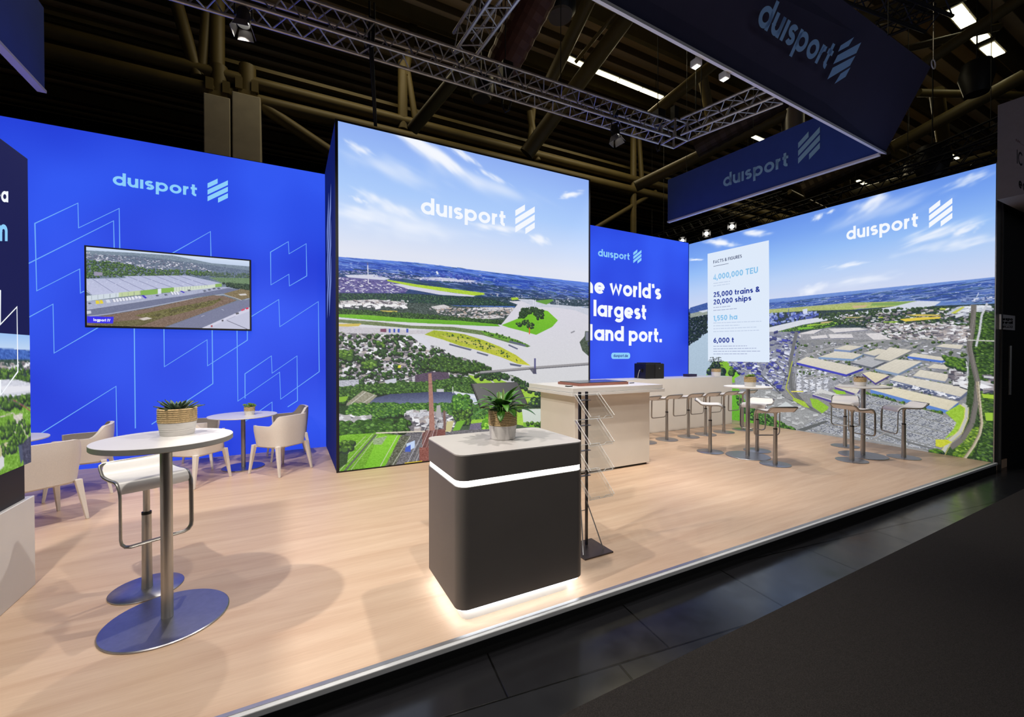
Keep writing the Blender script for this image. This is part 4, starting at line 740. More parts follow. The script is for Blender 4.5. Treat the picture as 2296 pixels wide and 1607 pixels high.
def paint_tv():
    c = Canvas(qV, 380, 200); c.vgrad([(0, (206, 220, 242)), (.1, (190, 206, 232)), (1, (190, 206, 232))], None)
    c.T = (180, 540, 1/5.74); P = c.poly
    P([(0,120),(600,150),(1200,190),(1700,290),(2300,340),(2300,1300),(0,1300)], (126,142,160), (96,110,120), noise=9)
    P([(0,180),(700,190),(1500,290),(2300,400),(2300,560),(1600,500),(700,420),(0,330)], (104,118,140), noise=14); c.houses([(60,150),(700,215),(1500,300),(1700,390),(900,360),(60,240)], 380, 4, roofs=((220,222,236),(170,172,190),(120,124,150))); 
    c.trees([(60,240),(500,280),(900,360),(1700,390),(1700,440),(60,470)], 460, 6, (44,60,56), (74,104,66), (116,146,84)); c.trees([(1550,400),(2190,420),(2190,470),(1700,460)], 90, 6, (60,80,80), (84,104,90), (110,130,100))
    P([(1650,470),(2190,480),(2190,560),(1850,550)], (110,136,104), noise=8); c.trees([(1830,540),(2190,560),(2190,640),(1900,580)], 80, 8, (34,48,50), (54,74,62), (80,100,74)); P([(180,400),(290,405),(290,450),(185,450)], (150,146,170))
    P([(60,490),(600,480),(560,455),(1370,445),(1820,548),(1640,600),(1010,612),(760,650),(150,700),(60,640)], (178,184,214), (190,194,222), noise=3)
    for a, b in (((80,630),(150,695)), ((160,492),(430,668)), ((330,490),(640,652)), ((500,486),(830,638)), ((620,460),(1000,615)), ((780,455),(1190,602)), ((960,450),(1330,590)), ((1120,448),(1480,585)), ((1260,448),(1640,575))): c.line([a, b], 5, (120,124,160))
    for k in range(26): x = 100+k*58; c.line([(x,560-(k%3)*24),(x+18,556-(k%3)*24)], 6, (214,218,240))
    P([(70,710),(500,668),(500,725),(70,780)], (206,216,226)); P([(500,668),(780,640),(780,695),(500,725)], (190,206,160)); P([(780,640),(1000,622),(1000,690),(780,700)], (132,176,84)); P([(1000,618),(1045,614),(1045,690),(1000,692)], (220,226,240)); P([(1045,614),(1210,600),(1210,660),(1045,672)], (132,176,84)); P([(1210,600),(1640,572),(1740,560),(1740,600),(1640,620),(1210,660)], (206,218,200)); P([(1740,556),(1822,548),(1825,590),(1740,598)], (136,176,90))
    for k in range(9): c.line([(150+k*78,705-k*7),(150+k*78,760-k*8)], 4, (110,120,130))
    for k in range(12): c.line([(1240+k*36,600-k*3),(1240+k*36,650-k*5)], 3, (120,130,130))
    P([(80,780),(860,700),(1860,590),(2040,630),(1400,720),(940,760),(80,890)], (168,174,200), noise=6); P([(80,890),(940,760),(1400,700),(1900,610),(2060,625),(1850,680),(1500,720),(900,860),(240,975),(80,990)], (112,118,146), noise=4)
    c.line([(90,975),(380,940),(900,850),(1500,735),(1840,690)], 7, (190,194,214)); c.line([(80,885),(940,755)], 4, (190,194,214))
    P([(240,975),(900,865),(1500,735),(1720,700),(1860,712),(2020,765),(1500,960),(1060,1120),(80,1120),(90,1060)], (124,104,92), noise=10); P([(700,960),(1200,860),(1700,770),(1850,740),(1700,830),(1200,960),(900,1010)], (110,106,66), noise=14); c.trees([(900,960),(1300,850),(1800,740),(1700,800),(1100,970)], 70, 5, (70,62,50), (98,94,60), (120,124,76)); P([(100,1070),(800,1010),(1100,980),(800,1090),(400,1110)], (104,98,66), noise=12)
    P([(750,1005),(860,980),(930,1000),(820,1025)], (206,196,190)); P([(1850,680),(2070,620),(2190,640),(2190,730),(2060,765),(1900,710)], (130,116,88), noise=12); c.line([(1840,690),(2000,735),(2090,770),(2190,740)], 6, (190,192,210)); P([(2040,685),(2130,680),(2150,700),(2060,705)], (210,206,206))
    P([(1060,1125),(1500,965),(2030,770),(2190,755),(2190,870),(1700,1060),(1560,1125)], (120,124,152), noise=3); c.line([(1560,975),(1600,960)], 5, (190,194,214)); c.line([(1820,880),(1850,895)], 5, (190,194,214)); P([(1560,1125),(2190,850),(2190,1150),(1560,1150)], (206,206,226)); P([(1640,1125),(1880,1020),(2190,900),(2190,1150),(1650,1150)], (192,194,216)); c.line([(1890,1025),(2160,1140)], 6, (90,90,110)); c.line([(1880,1020),(2000,970)], 4, (150,150,176)); P([(2070,890),(2110,870),(2120,890),(2080,905)], (206,70,100)); P([(2130,865),(2165,855),(2170,875),(2140,885)], (206,50,90)); P([(2000,930),(2040,920),(2045,940),(2010,950)], (90,90,100)); P([(1680,1090),(1705,1085),(1705,1110),(1685,1112)], (170,80,90)); P([(1820,1020),(1845,1015),(1845,1035),(1825,1040)], (70,70,80))
    P([(200,770),(240,768),(255,810),(205,815)], (226,206,60)); P([(250,765),(285,763),(302,805),(262,812)], (226,206,60)); P([(330,760),(375,755),(395,795),(345,800)], (210,214,226))
    for k in range(7): x = 415+k*40; P([(x,750-k*5),(x+26,746-k*5),(x+50,782-k*5),(x+18,794-k*5)], (226,228,240)); c.line([(x,752-k*5),(x+18,796-k*5)], 4, (90,96,120))
    for k in range(2): x = 700+k*44; P([(x,712),(x+26,708),(x+50,738),(x+18,748)], (226,228,240))
    P([(785,702),(820,700),(862,735),(840,745)], (64,54,190)); P([(1280,645),(1310,643),(1352,668),(1330,672)], (64,54,190))
    for k in range(3): x = 1160+k*36; P([(x,655),(x+22,652),(x+50,690),(x+24,696)], (226,228,240)); c.line([(x,656),(x+24,698)], 3, (80,86,110))
    for x, y in ((970,700), (1080,690), (1380,632), (1580,640), (1640,625), (1700,610), (1760,608), (100,800)): P([(x,y),(x+30,y-6),(x+50,y+10),(x+16,y+18)], (90,96,116))
    P([(80,900),(140,900),(145,935),(85,945)], (200,204,220)); P([(92,972),(434,980),(424,1064),(92,1056)], (48,40,232))
    c.build('screen', qV, 1.0, tv, OV)
paint_tv()
text3('caption_lettering', 'logport IV', pY(209.6, 719.6, YV-.003), pY(247.6, 721.2, YV-.003), pY(209.6, 713.2, YV-.003), M_wht, tv, w=.22, gap=.09, off=OV)

# ------------------------------------------------------------------ furniture
# bar stool: origin on the floor, the sitter faces +Y
def make_stool(label, seat_z=.78):
    r = thing('bar_stool', label, 'bar stool')
    b = BM(); lathe(b, [(0, 0), (.198, 0), (.2, .003), (.2, .006), (.196, .009), (.034, .010), (0, .010)], 56); obj('base_plate', b, M_base, r, True)
    b = BM(); lathe(b, [(0, .01), (.031, .01), (.028, .10), (.026, seat_z-.27), (.0, seat_z-.27)], 28); obj('post', b, M_steel, r, True)
    b = BM(); lathe(b, [(0, seat_z-.275), (.027, seat_z-.275), (.027, seat_z-.258), (0, seat_z-.258)], 24); obj('collar', b, M_black, r, True)
    b = BM(); lathe(b, [(0, seat_z-.26), (.0185, seat_z-.26), (.0185, seat_z-.06), (.03, seat_z-.04), (.045, seat_z-.012), (0, seat_z-.012)], 24); obj('gas_lift', b, M_steel, r, True)
    prof = [(-.215, .070), (-.203, .068), (-.186, .058), (-.162, .034), (-.138, .012), (-.112, .002), (-.05, -.001), (.03, 0), (.09, .004), (.125, .002), (.152, -.008), (.172, -.028), (.182, -.052)]
    hw = .186; n = len(prof); b = BM(); ring = []
    for (y, z) in prof:
        e = .03 if y < -.19 else (.012 if y < -.175 else 0); row = []
        for k in range(9):
            t = -1+2*k/8; x = t*(hw-.006-(e if y < -.175 else 0)); row.append((x, y, seat_z+z+.004*(t*t)))
        ring.append(row)
    top = [[b.verts.new(p) for p in row] for row in ring]; bot = [[b.verts.new((x, y+(.003 if i > n-3 else 0)*-1, z-.017)) for x, y, z in row] for i, row in enumerate(ring)]
    for i in range(n-1):
        for k in range(8): b.faces.new((top[i][k], top[i][k+1], top[i+1][k+1], top[i+1][k])); b.faces.new((bot[i][k], bot[i+1][k], bot[i+1][k+1], bot[i][k+1]))
    for i in range(n-1): b.faces.new((top[i][0], top[i+1][0], bot[i+1][0], bot[i][0])); b.faces.new((top[i][8], bot[i][8], bot[i+1][8], top[i+1][8]))
    for k in range(8): b.faces.new((top[0][k], bot[0][k], bot[0][k+1], top[0][k+1])); b.faces.new((top[-1][k], top[-1][k+1], bot[-1][k+1], bot[-1][k]))
    so = obj('seat', b, M_seat, r, True)
    # closed flat-steel loop following the seat sides, dropping at the front to a foot rest
    def side(s):
        P = [(s*x, y, seat_z+z-.006) for x, y, z in ((hw-.05, -.222, .071), (hw-.02, -.217, .069), (hw-.004, -.203, .062), (hw, -.184, .050))]
        P += [(s*hw, y, seat_z+z-.008) for y, z in prof[3:-1]]+[(s*hw, .186, seat_z-.06), (s*hw, .190, seat_z-.10), (s*hw, .194, seat_z-.34), (s*(hw-.004), .196, seat_z-.368), (s*(hw-.02), .198, seat_z-.389), (s*(hw-.045), .200, seat_z-.397)]
        return P
    loop = side(1)+side(-1)[::-1]; b = BM(); tube(b, loop, .0075, 8, closed=True, rx=.013); obj('frame_loop', b, M_alu, r, True)
    return r
def place_stool(x, y, fx, fy, label, src=[None], group=None):
    if src[0] is None: src[0] = make_stool(label); o = src[0]
    else: o = copy_tree(src[0])
    o['label'] = label; o['category'] = 'bar stool'
    if group: o['group'] = group
    o.location = (x, y, 0.0); o.rotation_euler = (0, 0, math.atan2(-fx, fy)); return o
place_stool(-.86, 3.68, .5, -.866, 'white bar stool closest to the viewer, behind the tall round table at left')
place_stool(6.04, 4.60, .6, -.8, 'bar stool seen side-on, left of the middle tall table with the green rosette pot')
place_stool(6.80, 4.30, -.97, -.22, 'bar stool behind the tall table with the green rosette pot, white seat top showing')
place_stool(6.18, 3.64, .45, .89, 'bar stool in front of the tall table with the green rosette pot, seat underside showing')
place_stool(7.41, 3.24, .97, -.2, 'bar stool left of the far right tall table, nearest to the aisle edge')
place_stool(8.46, 3.80, -.91, -.41, 'bar stool mostly hidden behind the far right tall table')
place_stool(8.34, 2.97, -.78, .63, 'bar stool right of the far right tall table, loop frame facing left')
for k, (x, l) in enumerate(((5.66, 'first bar stool of the row, half hidden by the big white counter'), (6.2, 'second bar stool in the row along the cream bar, next to the white counter'), (6.78, 'third bar stool in the row along the cream bar'), (7.27, 'fourth bar stool in the row along the cream bar, behind the side-on stool'), (7.82, 'fifth bar stool in the row along the cream bar, second from its far end'), (8.42, 'last bar stool in the row, at the far end by the picture wall'))):
    place_stool(x, 5.64, 0, 1, l, group='bar stools in a row along the bar')

def make_table(name, label, h, rt_, rb, th, loc, tr=.03):
    r = thing(name, label, 'table', loc)
    b = BM(); lathe(b, [(0, h-th), (rt_-.004, h-th), (rt_, h-th+.004), (rt_, h-.0022), (rt_-.0005, h-.002), (0, h-.002)], 80); obj('tabletop_core', b, M_edge if th > .02 else M_white, r, True)
    b = BM(); lathe(b, [(0, h-.002), (rt_, h-.002), (rt_-.001, h), (0, h)], 80); obj('tabletop', b, M_white, r, True)
    b = BM(); lathe(b, [(0, .012), (tr, .012), (tr, h-th-.004), (tr+.0, h-th), (0, h-th)], 32); obj('column', b, M_steel, r, True)
    b = BM(); lathe(b, [(0, 0), (rb-.002, 0), (rb, .004), (rb, .007), (rb-.005, .0115), (0, .0125)], 72); obj('base_plate', b, M_base, r, True)
    return r
make_table('bar_table', 'tall round white table nearest the viewer, with a big succulent pot, at left', 1.085, .335, .31, .032, (-.655, 3.20, 0))
make_table('bar_table', 'tall round table in the middle of the right area carrying the green rosette pot', 1.085, .34, .31, .02, (6.31, 4.14, 0))
make_table('bar_table', 'tall round table furthest right, carrying the reddish succulent pot', 1.085, .34, .31, .02, (7.93, 3.32, 0))
make_table('cafe_table', 'low round white table with a small leafy pot in front of the blue wall', .735, .42, .26, .014, (-.58, 7.03, 0), .028)
make_table('cafe_table', 'low round white table cut off by the display tower at the left', .735, .42, .26, .014, (-2.64, 6.10, 0), .028)

def make_chair(label):
    """lounge armchair, sitter faces +Y"""
    r = thing('armchair', label, 'armchair')
    b = BM(); NT, NZ = 40, 7; zb = .375
    def plan(t, k):     # t in [-1,1] round the shell from one arm end over the back to the other; k = scale
        a = t*math.radians(128); e = .62; s_, c_ = math.sin(a), math.cos(a)
        x = .285*k*math.copysign(abs(s_)**e, s_); y = -.27*k*math.copysign(abs(c_)**e, c_)
        return x, y
    def top(t):
        u = abs(t); s_ = min(1, max(0, (u-.30)/.32)); s_ = s_*s_*(3-2*s_); return .775-.125*s_-.008*u
    rows = []
    for side_ in (0, 1):
        grid = []
        for j in range(NZ+1):
            f = j/NZ; row = []
            for i in range(NT+1):
                t = -1+2*i/NT; z = zb+(top(t)-zb)*f; k = (.90+.10*min(1, f*1.3)) * (1.0 if side_ == 0 else .895); x, y = plan(t, k)
                if side_: y += .006
                row.append(b.verts.new((x, y-.02*f*(1 if abs(t) < .5 else 0)*0, z-(0 if j < NZ or side_ == 0 else .0))))
            grid.append(row)
        rows.append(grid)
    o_, i_ = rows; inner = []
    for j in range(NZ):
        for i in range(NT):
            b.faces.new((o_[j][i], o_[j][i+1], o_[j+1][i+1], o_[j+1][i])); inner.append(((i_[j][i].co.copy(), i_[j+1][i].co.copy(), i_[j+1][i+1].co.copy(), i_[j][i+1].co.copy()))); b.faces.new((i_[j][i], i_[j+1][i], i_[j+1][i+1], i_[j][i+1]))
    for i in range(NT): b.faces.new((o_[NZ][i], o_[NZ][i+1], i_[NZ][i+1], i_[NZ][i])); b.faces.new((o_[0][i], i_[0][i], i_[0][i+1], o_[0][i+1]))
    for j in range(NZ): b.faces.new((o_[j][0], o_[j+1][0], i_[j+1][0], i_[j][0])); b.faces.new((o_[j][NT], i_[j][NT], i_[j+1][NT], o_[j+1][NT]))
    s = obj('shell', b, M_shell, r, True)
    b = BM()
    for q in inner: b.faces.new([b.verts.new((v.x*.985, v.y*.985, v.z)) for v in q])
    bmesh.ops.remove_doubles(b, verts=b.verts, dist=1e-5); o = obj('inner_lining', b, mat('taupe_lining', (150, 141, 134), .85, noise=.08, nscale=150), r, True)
    b = BM(); prism(b, rrect(-.212, .212, -.195, .225, .09), .386, .455); obj('seat', b, mat('taupe_lining'), r, True, bevel=.012)
    b = BM(); prism(b, rrect(-.225, .225, -.205, .235, .07), .355, .385); obj('seat_frame', b, M_shell, r, True)
    for sx in (-1, 1):
        for sy in (-1, 1):
            b = BM(); x0_, y0_ = sx*.222, (.215 if sy > 0 else -.205); x1_, y1_ = sx*.262, (.262 if sy > 0 else -.275)
            A = [(x0_-.027, y0_-.024, .385), (x0_+.027, y0_-.024, .385), (x0_+.027, y0_+.024, .385), (x0_-.027, y0_+.024, .385)]; B_ = [(x1_-.012, y1_-.012, 0), (x1_+.012, y1_-.012, 0), (x1_+.012, y1_+.012, 0), (x1_-.012, y1_+.012, 0)]
            hull8(b, B_, A); obj('leg', b, M_shell, r, bevel=.005)
    return r
def place_chair(x, y, deg, label, src=[None]):
    if src[0] is None: src[0] = make_chair(label); o = src[0]
    else: o = copy_tree(src[0])
    o['label'] = label; o['category'] = 'armchair'; o['group'] = 'off-white armchairs round the low tables'
    o.location = (x, y, 0); o.rotation_euler = (0, 0, math.radians(deg)); return o
# deg: 0 faces +Y (away from the viewer), 90 faces -X
place_chair(-.11, 6.58, 42, 'front right armchair at the low leafy pot table, side turned to the viewer')
place_chair(-.02, 7.44, 98, 'rear right armchair at the low leafy pot table, close to the blue wall')
place_chair(-1.05, 6.50, -36, 'front left off-white armchair behind the tall round table, at the leafy pot table')
place_chair(-1.16, 7.40, -100, 'rear left off-white armchair at the leafy pot table, its inside showing')
place_chair(-2.11, 5.56, 40, 'off-white armchair with its back to the viewer beside the display tower')
place_chair(-2.12, 6.62, 100, 'off-white armchair right of the cut-off low table, behind the white bar stool')

# ------------------------------------------------------------------ pots and plants
def make_pot(b_r, h, loc, name, label, wrap=.52, taper=.12, group=None):
    r = thing(name, label, 'potted plant', loc, 0, group)
    b = BM(); prof = [(0, 0), (b_r*.86, 0), (b_r*(1-taper), h*.03)]; m = 14
    for i in range(m+1): f = i/m; prof.append((b_r*(1-taper+taper*f)+(.0012*math.sin(f*40)), h*(.03+f*(1-wrap-.03))))
    prof += [(b_r*.97, h*(1-wrap)), (b_r*.97, h*.96), (b_r*.9, h*.96), (b_r*.88, h*.8), (0, h*.8)]
    obj('pot', b if False else lathe(b, prof, 48), M_pot, r, True)
    b = BM(); prof = [(b_r*.97, h*(1-wrap))]; k = max(5, int(wrap*h/.011))
    for i in range(k):
        z = h*(1-wrap)+(i+.5)*wrap*h/k; hh = wrap*h/k/2
        prof += [(b_r*1.0, z-hh*.7), (b_r*1.0+.004, z), (b_r*1.0, z+hh*.7)]
    prof += [(b_r*1.0, h), (b_r*.93, h), (b_r*.93, h*.96)]
    obj('seagrass_band', lathe(b, prof, 48), M_rope, r, True)
    b = BM(); lathe(b, [(0, h*.86), (b_r*.6, h*.875), (b_r*.89, h*.85)], 24); obj('soil', b, M_soil, r, True)
    return r
def leaf(bm, base, direc, L, wd, droop, th=0., nseg=7, fold=.25):
    d = Vector(direc).normalized(); sd = d.cross(Vector((0, 0, 1))); sd = sd.normalized() if sd.length > .05 else Vector((1, 0, 0)); p = Vector(base); rowL = []
    for i in range(nseg+1):
        f = i/nseg; wv = wd*math.sin(math.pi*min(1, .06+f*.94))**.8*(1 if f < .98 else .2); nn = sd.cross(d)
        mid = bm.verts.new(p-nn*wv*fold*.0); l = bm.verts.new(p+sd*wv/2+nn*wv*fold); r_ = bm.verts.new(p-sd*wv/2+nn*wv*fold); rowL.append((l, mid, r_))
        if th: bm.verts.new(p)
        d = (d+Vector((0, 0, -droop/nseg))).normalized(); p = p+d*(L/nseg)
    for a, c in zip(rowL[:-1], rowL[1:]): bm.faces.new((a[0], a[1], c[1], c[0])); bm.faces.new((a[1], a[2], c[2], c[1]))
def leafset(parent, n, fn, m, name='leaf', thick=.0012):
    for i in range(n):
        b = BM(); leaf(b, *fn(i)); o = obj(name, b, m, parent, True); s = o.modifiers.new('s', 'SOLIDIFY'); s.thickness = thick; s.offset = 0
def spiky(bm_r, h, n, L, wd, m, parent, up=.9):
    rg = random.Random(n)
    def fn(i):
        a = i*2.399; k = i/n; e = .25+up*(1-k)*1.6
        return ((.012*math.cos(a)*(1+k*2), .012*math.sin(a)*(1+k*2), h*.86), (math.cos(a), math.sin(a), e), L*(.75+.45*k)*rg.uniform(.85, 1.1), wd*rg.uniform(.85, 1.15), .1, 0, 6, .3)
    leafset(parent, n, fn, m, thick=.004)
def rosette(h, r0, n, m, parent, seed=1):
    rg = random.Random(seed)
    for k in range(n):
        a = rg.uniform(0, 6.28); rr = r0*math.sqrt(rg.random())*.9; cx_, cy_ = rr*math.cos(a), rr*math.sin(a); b = BM(); z = h*.86+rg.uniform(.0, .035)+.02*(1-rr/r0)
        for i in range(12):
            t = i*2.399; e = .15+1.5*(1-i/12); leaf(b, (cx_, cy_, z), (math.cos(t), math.sin(t), e), .022+.016*i/12, .016, .1, 0, 4, .35)
        b2 = obj('rosette', b, m, parent, True); s = b2.modifiers.new('s', 'SOLIDIFY'); s.thickness = .003
    b = BM()
    for k in range(n): a = k*1.1; tube(b, [(.3*r0*math.cos(a), .3*r0*math.sin(a), h*.84), (.6*r0*math.cos(a), .6*r0*math.sin(a), h*.86+.02)], .003, 5)
    obj('stems', b, m, parent, True)
def pot_at(px, py, z): p = at(px, py, z); return (p.x, p.y, z)
# big agave-like succulent
p = make_pot(.098, .165, (-.62, 3.31, 1.085), 'potted_succulent', 'spiky grey-green succulent in a seagrass-wrapped pot on the nearest tall table')
spiky(.09, .165, 30, .095, .02, M_succ, p, up=1.1)
# peace lily on the front counter
p = make_pot(.098, .20, (1.32, 2.66, .995), 'potted_peace_lily', 'peace lily with broad green leaves in a white and straw pot on the anthracite counter', .52, .1)
rg = random.Random(5)
def fnl(i):
    a = i*2.399+.4; k = i/34; e = .15+1.5*(1-k); q = .022+.05*k
    return ((q*math.cos(a), q*math.sin(a), .20+.055*(1-k)*rg.uniform(.6, 1.2)), (math.cos(a), math.sin(a), e), rg.uniform(.12, .185), rg.uniform(.046, .066), rg.uniform(.5, 1.5), 0, 9, .1)
leafset(p, 34, fnl, M_leaf); b = BM()
for i in range(34): a = i*2.399+.4; q = .022+.05*i/34; tube(b, [(.01*math.cos(a), .01*math.sin(a), .16), (q*.7*math.cos(a), q*.7*math.sin(a), .19), (q*math.cos(a), q*math.sin(a), .215+.04*(1-i/34))], .0022, 5)
obj('stems', b, M_leaf, p, True)
for (dx, dy, hh) in ((-.035, 0, .31), (-.005, -.01, .325)):
    b = BM(); tube(b, [(0, 0, .17), (dx*.6, dy, .25), (dx, dy, hh-.05)], .002, 5); leaf(b, (dx, dy, hh-.06), (.05, 0, 1), .085, .02, .0, 0, 7, .3); o = obj('flower', b, mat('pale_spathe', (196, 214, 150), .5, noise=.2, nscale=30), p, True)
p = make_pot(.066, .115, (-.50, 7.0, .735), 'potted_rosette', 'small leafy green plant in a straw-banded pot on the low table by the blue wall', .5); rosette(.115, .075, 15, M_lsucc, p, 3)
p = make_pot(.082, .15, (6.33, 4.12, 1.085), 'potted_rosette', 'green rosette succulent in a pot on the middle tall table at right', .55, .1); rosette(.15, .10, 16, M_lsucc, p, 9)
p = make_pot(.078, .135, (7.92, 3.36, 1.085), 'potted_succulent', 'reddish spiky succulent in a pot on the far right tall table', .52, .06); spiky(.08, .135, 18, .055, .018, M_rsucc, p)
XBP, YBP = 8.62, 6.42
p = make_pot(.10, .17, (XBP, YBP, 1.085), 'potted_shrub', 'dark-leaved bushy plant in a pot at the end of the cream bar', .42, .04)
b = BM(); [tube(b, [(0, 0, .14), (.03*math.cos(a), .03*math.sin(a), .28), (.09*math.cos(a), .09*math.sin(a), .44)], .004, 5) for a in (0, 1.6, 3.1, 4.7)]; obj('stems', b, M_leafd, p, True)
rg2 = random.Random(8)
def fnd(i):
    a = i*2.399; z = .2+.24*(i % 9)/9; q = .03+.05*rg2.random(); return ((q*math.cos(a), q*math.sin(a), z), (math.cos(a), math.sin(a), .5), rg2.uniform(.08, .13), rg2.uniform(.04, .06), .9, 0, 6, .2)
leafset(p, 34, fnd, M_leafd)

# ------------------------------------------------------------------ counters
cx0, cx1, cy0, cy1 = .858, 1.765, 2.305, 2.95; OCn = ((cx0+cx1)/2, (cy0+cy1)/2, 0)
fc = thing('reception_counter', 'anthracite counter with rounded corners and a glowing strip, nearest the aisle', 'counter', OCn)
def rp(name, x0, x1, y0, y1, r, z0, z1, m, parent, off, bev=0): b = BM(); prism(b, rrect(x0, x1, y0, y1, r, 10), z0, z1); return obj(name, b, m, parent, True, off=off, bevel=bev)
M_glow = mat('light_strip', (255, 255, 255), .5, emit=(255, 255, 246), es=3.2)
M_plin = mat('lit_plinth', (240, 240, 236), .5, emit=(235, 242, 235), es=.12)  # faint emission put in for the underside light falling on the plinth
rp('lower_body', cx0, cx1, cy0, cy1, .07, .085, .805, M_dark, fc, OCn, .002)
rp('light_strip', cx0+.008, cx1-.008, cy0+.008, cy1-.008, .064, .805, .842, M_glow, fc, OCn)
rp('upper_body', cx0, cx1, cy0, cy1, .07, .842, .988, M_dark, fc, OCn, .002)
rp('worktop', cx0, cx1, cy0, cy1, .07, .988, .995, mat('grey_worktop', (196, 192, 190), .35, noise=.03, nscale=6), fc, OCn)
rp('plinth', cx0+.05, cx1-.09, cy0+.045, cy1-.06, .05, 0, .07, M_plin, fc, OCn)
rp('underside_light', cx0+.018, cx1-.018, cy0+.012, cy1-.018, .06, .0705, .0845, mat('under_light', (255, 255, 255), .5, emit=(238, 246, 255), es=5), fc, OCn)

bx0, by0, bx1, by1 = 3.28, 4.50, 4.60, 5.35; OBc = (3.94, 4.9, 0)
bc = thing('white_counter', 'big white counter with a stepped overhanging top and a dark base line', 'counter', OBc)
box('body', bx0, bx1, by0, by1, .03, 1.04, M_bar, bc, .003, off=OBc); box('base_recess', bx0+.03, bx1-.03, by0+.03, by1-.03, 0, .03, M_black, bc, off=OBc)
box('lower_top', bx0-.16, bx1+.13, by0-.16, by1+.1, 1.055, 1.095, M_white, bc, .003, off=OBc); box('spacer', bx0-.02, bx1+.0, by0-.03, by1, 1.04, 1.055, M_white, bc, off=OBc)
box('upper_top', bx0-.14, bx1+.10, by0-.15, by1+.1, 1.098, 1.155, M_white, bc, .003, off=OBc)
t = thing('wooden_tray', 'flat reddish-brown wooden tray with a dark cover on the big white counter', 'tray', (3.85, 4.8, 1.155))
box('tray_body', -.42, .45, -.19, .32, 0, .035, mat('reddish_wood', (150, 96, 84), .5, noise=.2, nscale=12, stretch=(1, 8, 1)), t, .003); box('cover', -.40, .44, -.17, .30, .0352, .043, mat('dark_glass', (60, 64, 66), .2), t)
t = thing('business_card_holder', 'small dark card holder lying on the left end of the big white counter', 'card holder', (3.27, 4.62, 1.155)); box('holder', -.04, .04, -.03, .03, 0, .012, M_black, t, .002); box('cards', -.035, .035, -.025, .025, .0125, .018, M_white, t)
t = thing('pen', 'dark pen lying on the right end of the big white counter', 'pen', (4.47, 4.72, 1.1555), .2); b = BM(); tube(b, [(-.06, 0, .006), (.05, 0, .006)], .0055, 8); obj('barrel', b, M_black, t, True); b = BM(); tube(b, [(.05, 0, .006), (.064, 0, .006)], [.005, .001], 8); obj('tip', b, M_alu, t, True)

OBar = (7.4, 6.4, 0); br = thing('bar_counter', 'long cream bar counter behind the row of stools', 'bar counter', OBar)
box('front_panel', 5.2, 8.93, 6.235, 6.30, 0, 1.075, M_bar, br, .003, off=OBar); box('end_panel', 8.86, 8.93, 6.3, 6.8, 0, 1.075, M_bar, br, .002, off=OBar); box('countertop', 5.2, 8.93, 6.235, 6.82, 1.0755, 1.085, M_white, br, .002, off=OBar)
t = thing('coffee_machine', 'boxy black coffee machine standing on the bar in front of the blue wall', 'coffee machine', (6.64, 6.52, 1.085), -.15)
box('body', -.22, .22, -.2, .2, 0, .31, M_black, t, .012); box('lid', -.18, .17, -.17, .17, .31, .328, M_black, t, .004); box('front_panel', .0, .215, -.208, -.2, .01, .3, mat('satin_black', (34, 34, 34), .35), t)
b = BM(); lathe(b, [(0, 0), (.014, 0), (.014, .006), (.008, .008), (0, .008)], 20); o = obj('badge', b, M_alu, t, True); o.rotation_euler = (math.radians(90), 0, 0); o.location = (.1, -.208, .21)
b = BM(); tube(b, [(-.22, -.05, .16), (-.27, -.06, .18), (-.30, -.06, .1), (-.32, -.07, .02)], .004, 6); obj('milk_tube', b, M_pot, t, True); box('side_valve', -.25, -.22, -.08, -.03, .13, .2, M_black, t, .004)
t = thing('dark_box', 'low dark purple box on the bar left of the bushy plant', 'box', (7.98, 6.6, 1.085)); box('box_body', -.13, .13, -.08, .08, 0, .045, mat('dark_purple', (44, 34, 70), .5), t, .004); box('lid', -.132, .132, -.082, .082, .0452, .056, mat('dark_purple', (44, 34, 70), .5), t, .002)

# ------------------------------------------------------------------ kiosk screen and brochure stand
t = thing('tilted_screen', 'dark tilted touch screen on a stand behind the peace lily', 'screen', (1.74, 3.62, 0))
b = BM(); hull8(b, [(-.245, -.15, 1.10), (.245, -.15, 1.10), (.245, .06, 1.30), (-.245, .06, 1.30)], [(-.245, -.16, 1.112), (.245, -.16, 1.112), (.245, .05, 1.312), (-.245, .05, 1.312)]); obj('screen_casing', b, M_black, t, bevel=.003)
b = BM(); hull8(b, [(-.235, -.157, 1.117), (.235, -.157, 1.117), (.235, .042, 1.306), (-.235, .042, 1.306)], [(-.235, -.158, 1.119), (.235, -.158, 1.119), (.235, .041, 1.308), (-.235, .041, 1.308)]); obj('glass', b, mat('slate_glass', (44, 48, 58), .5), t)
box('post', -.03, .03, 0, .04, .01, 1.22, M_black, t, .003); box('base', -.2, .2, -.16, .2, 0, .01, M_black, t, .002)

M_acr = mat('clear_acrylic', (250, 252, 252), .03, trans=1.)
def acr():
    m = bpy.data.materials.new('clear_acrylic_sheet'); m.use_nodes = True; nt = m.node_tree; nt.nodes.clear(); N = nt.nodes.new; Lk = nt.links.new
    o = N('ShaderNodeOutputMaterial'); tr = N('ShaderNodeBsdfTransparent'); tr.inputs[0].default_value = (.97, .98, .98, 1); g = N('ShaderNodeBsdfGlossy'); g.inputs['Roughness'].default_value = .02; lw = N('ShaderNodeLayerWeight'); lw.inputs[0].default_value = .25; mr = N('ShaderNodeMapRange'); mr.inputs['To Min'].default_value = .03; mr.inputs['To Max'].default_value = .4; mx = N('ShaderNodeMixShader')
    Lk(lw.outputs['Facing'], mr.inputs[0]); Lk(mr.outputs[0], mx.inputs[0]); Lk(tr.outputs[0], mx.inputs[1]); Lk(g.outputs[0], mx.inputs[2]); Lk(mx.outputs[0], o.inputs[0]); return m
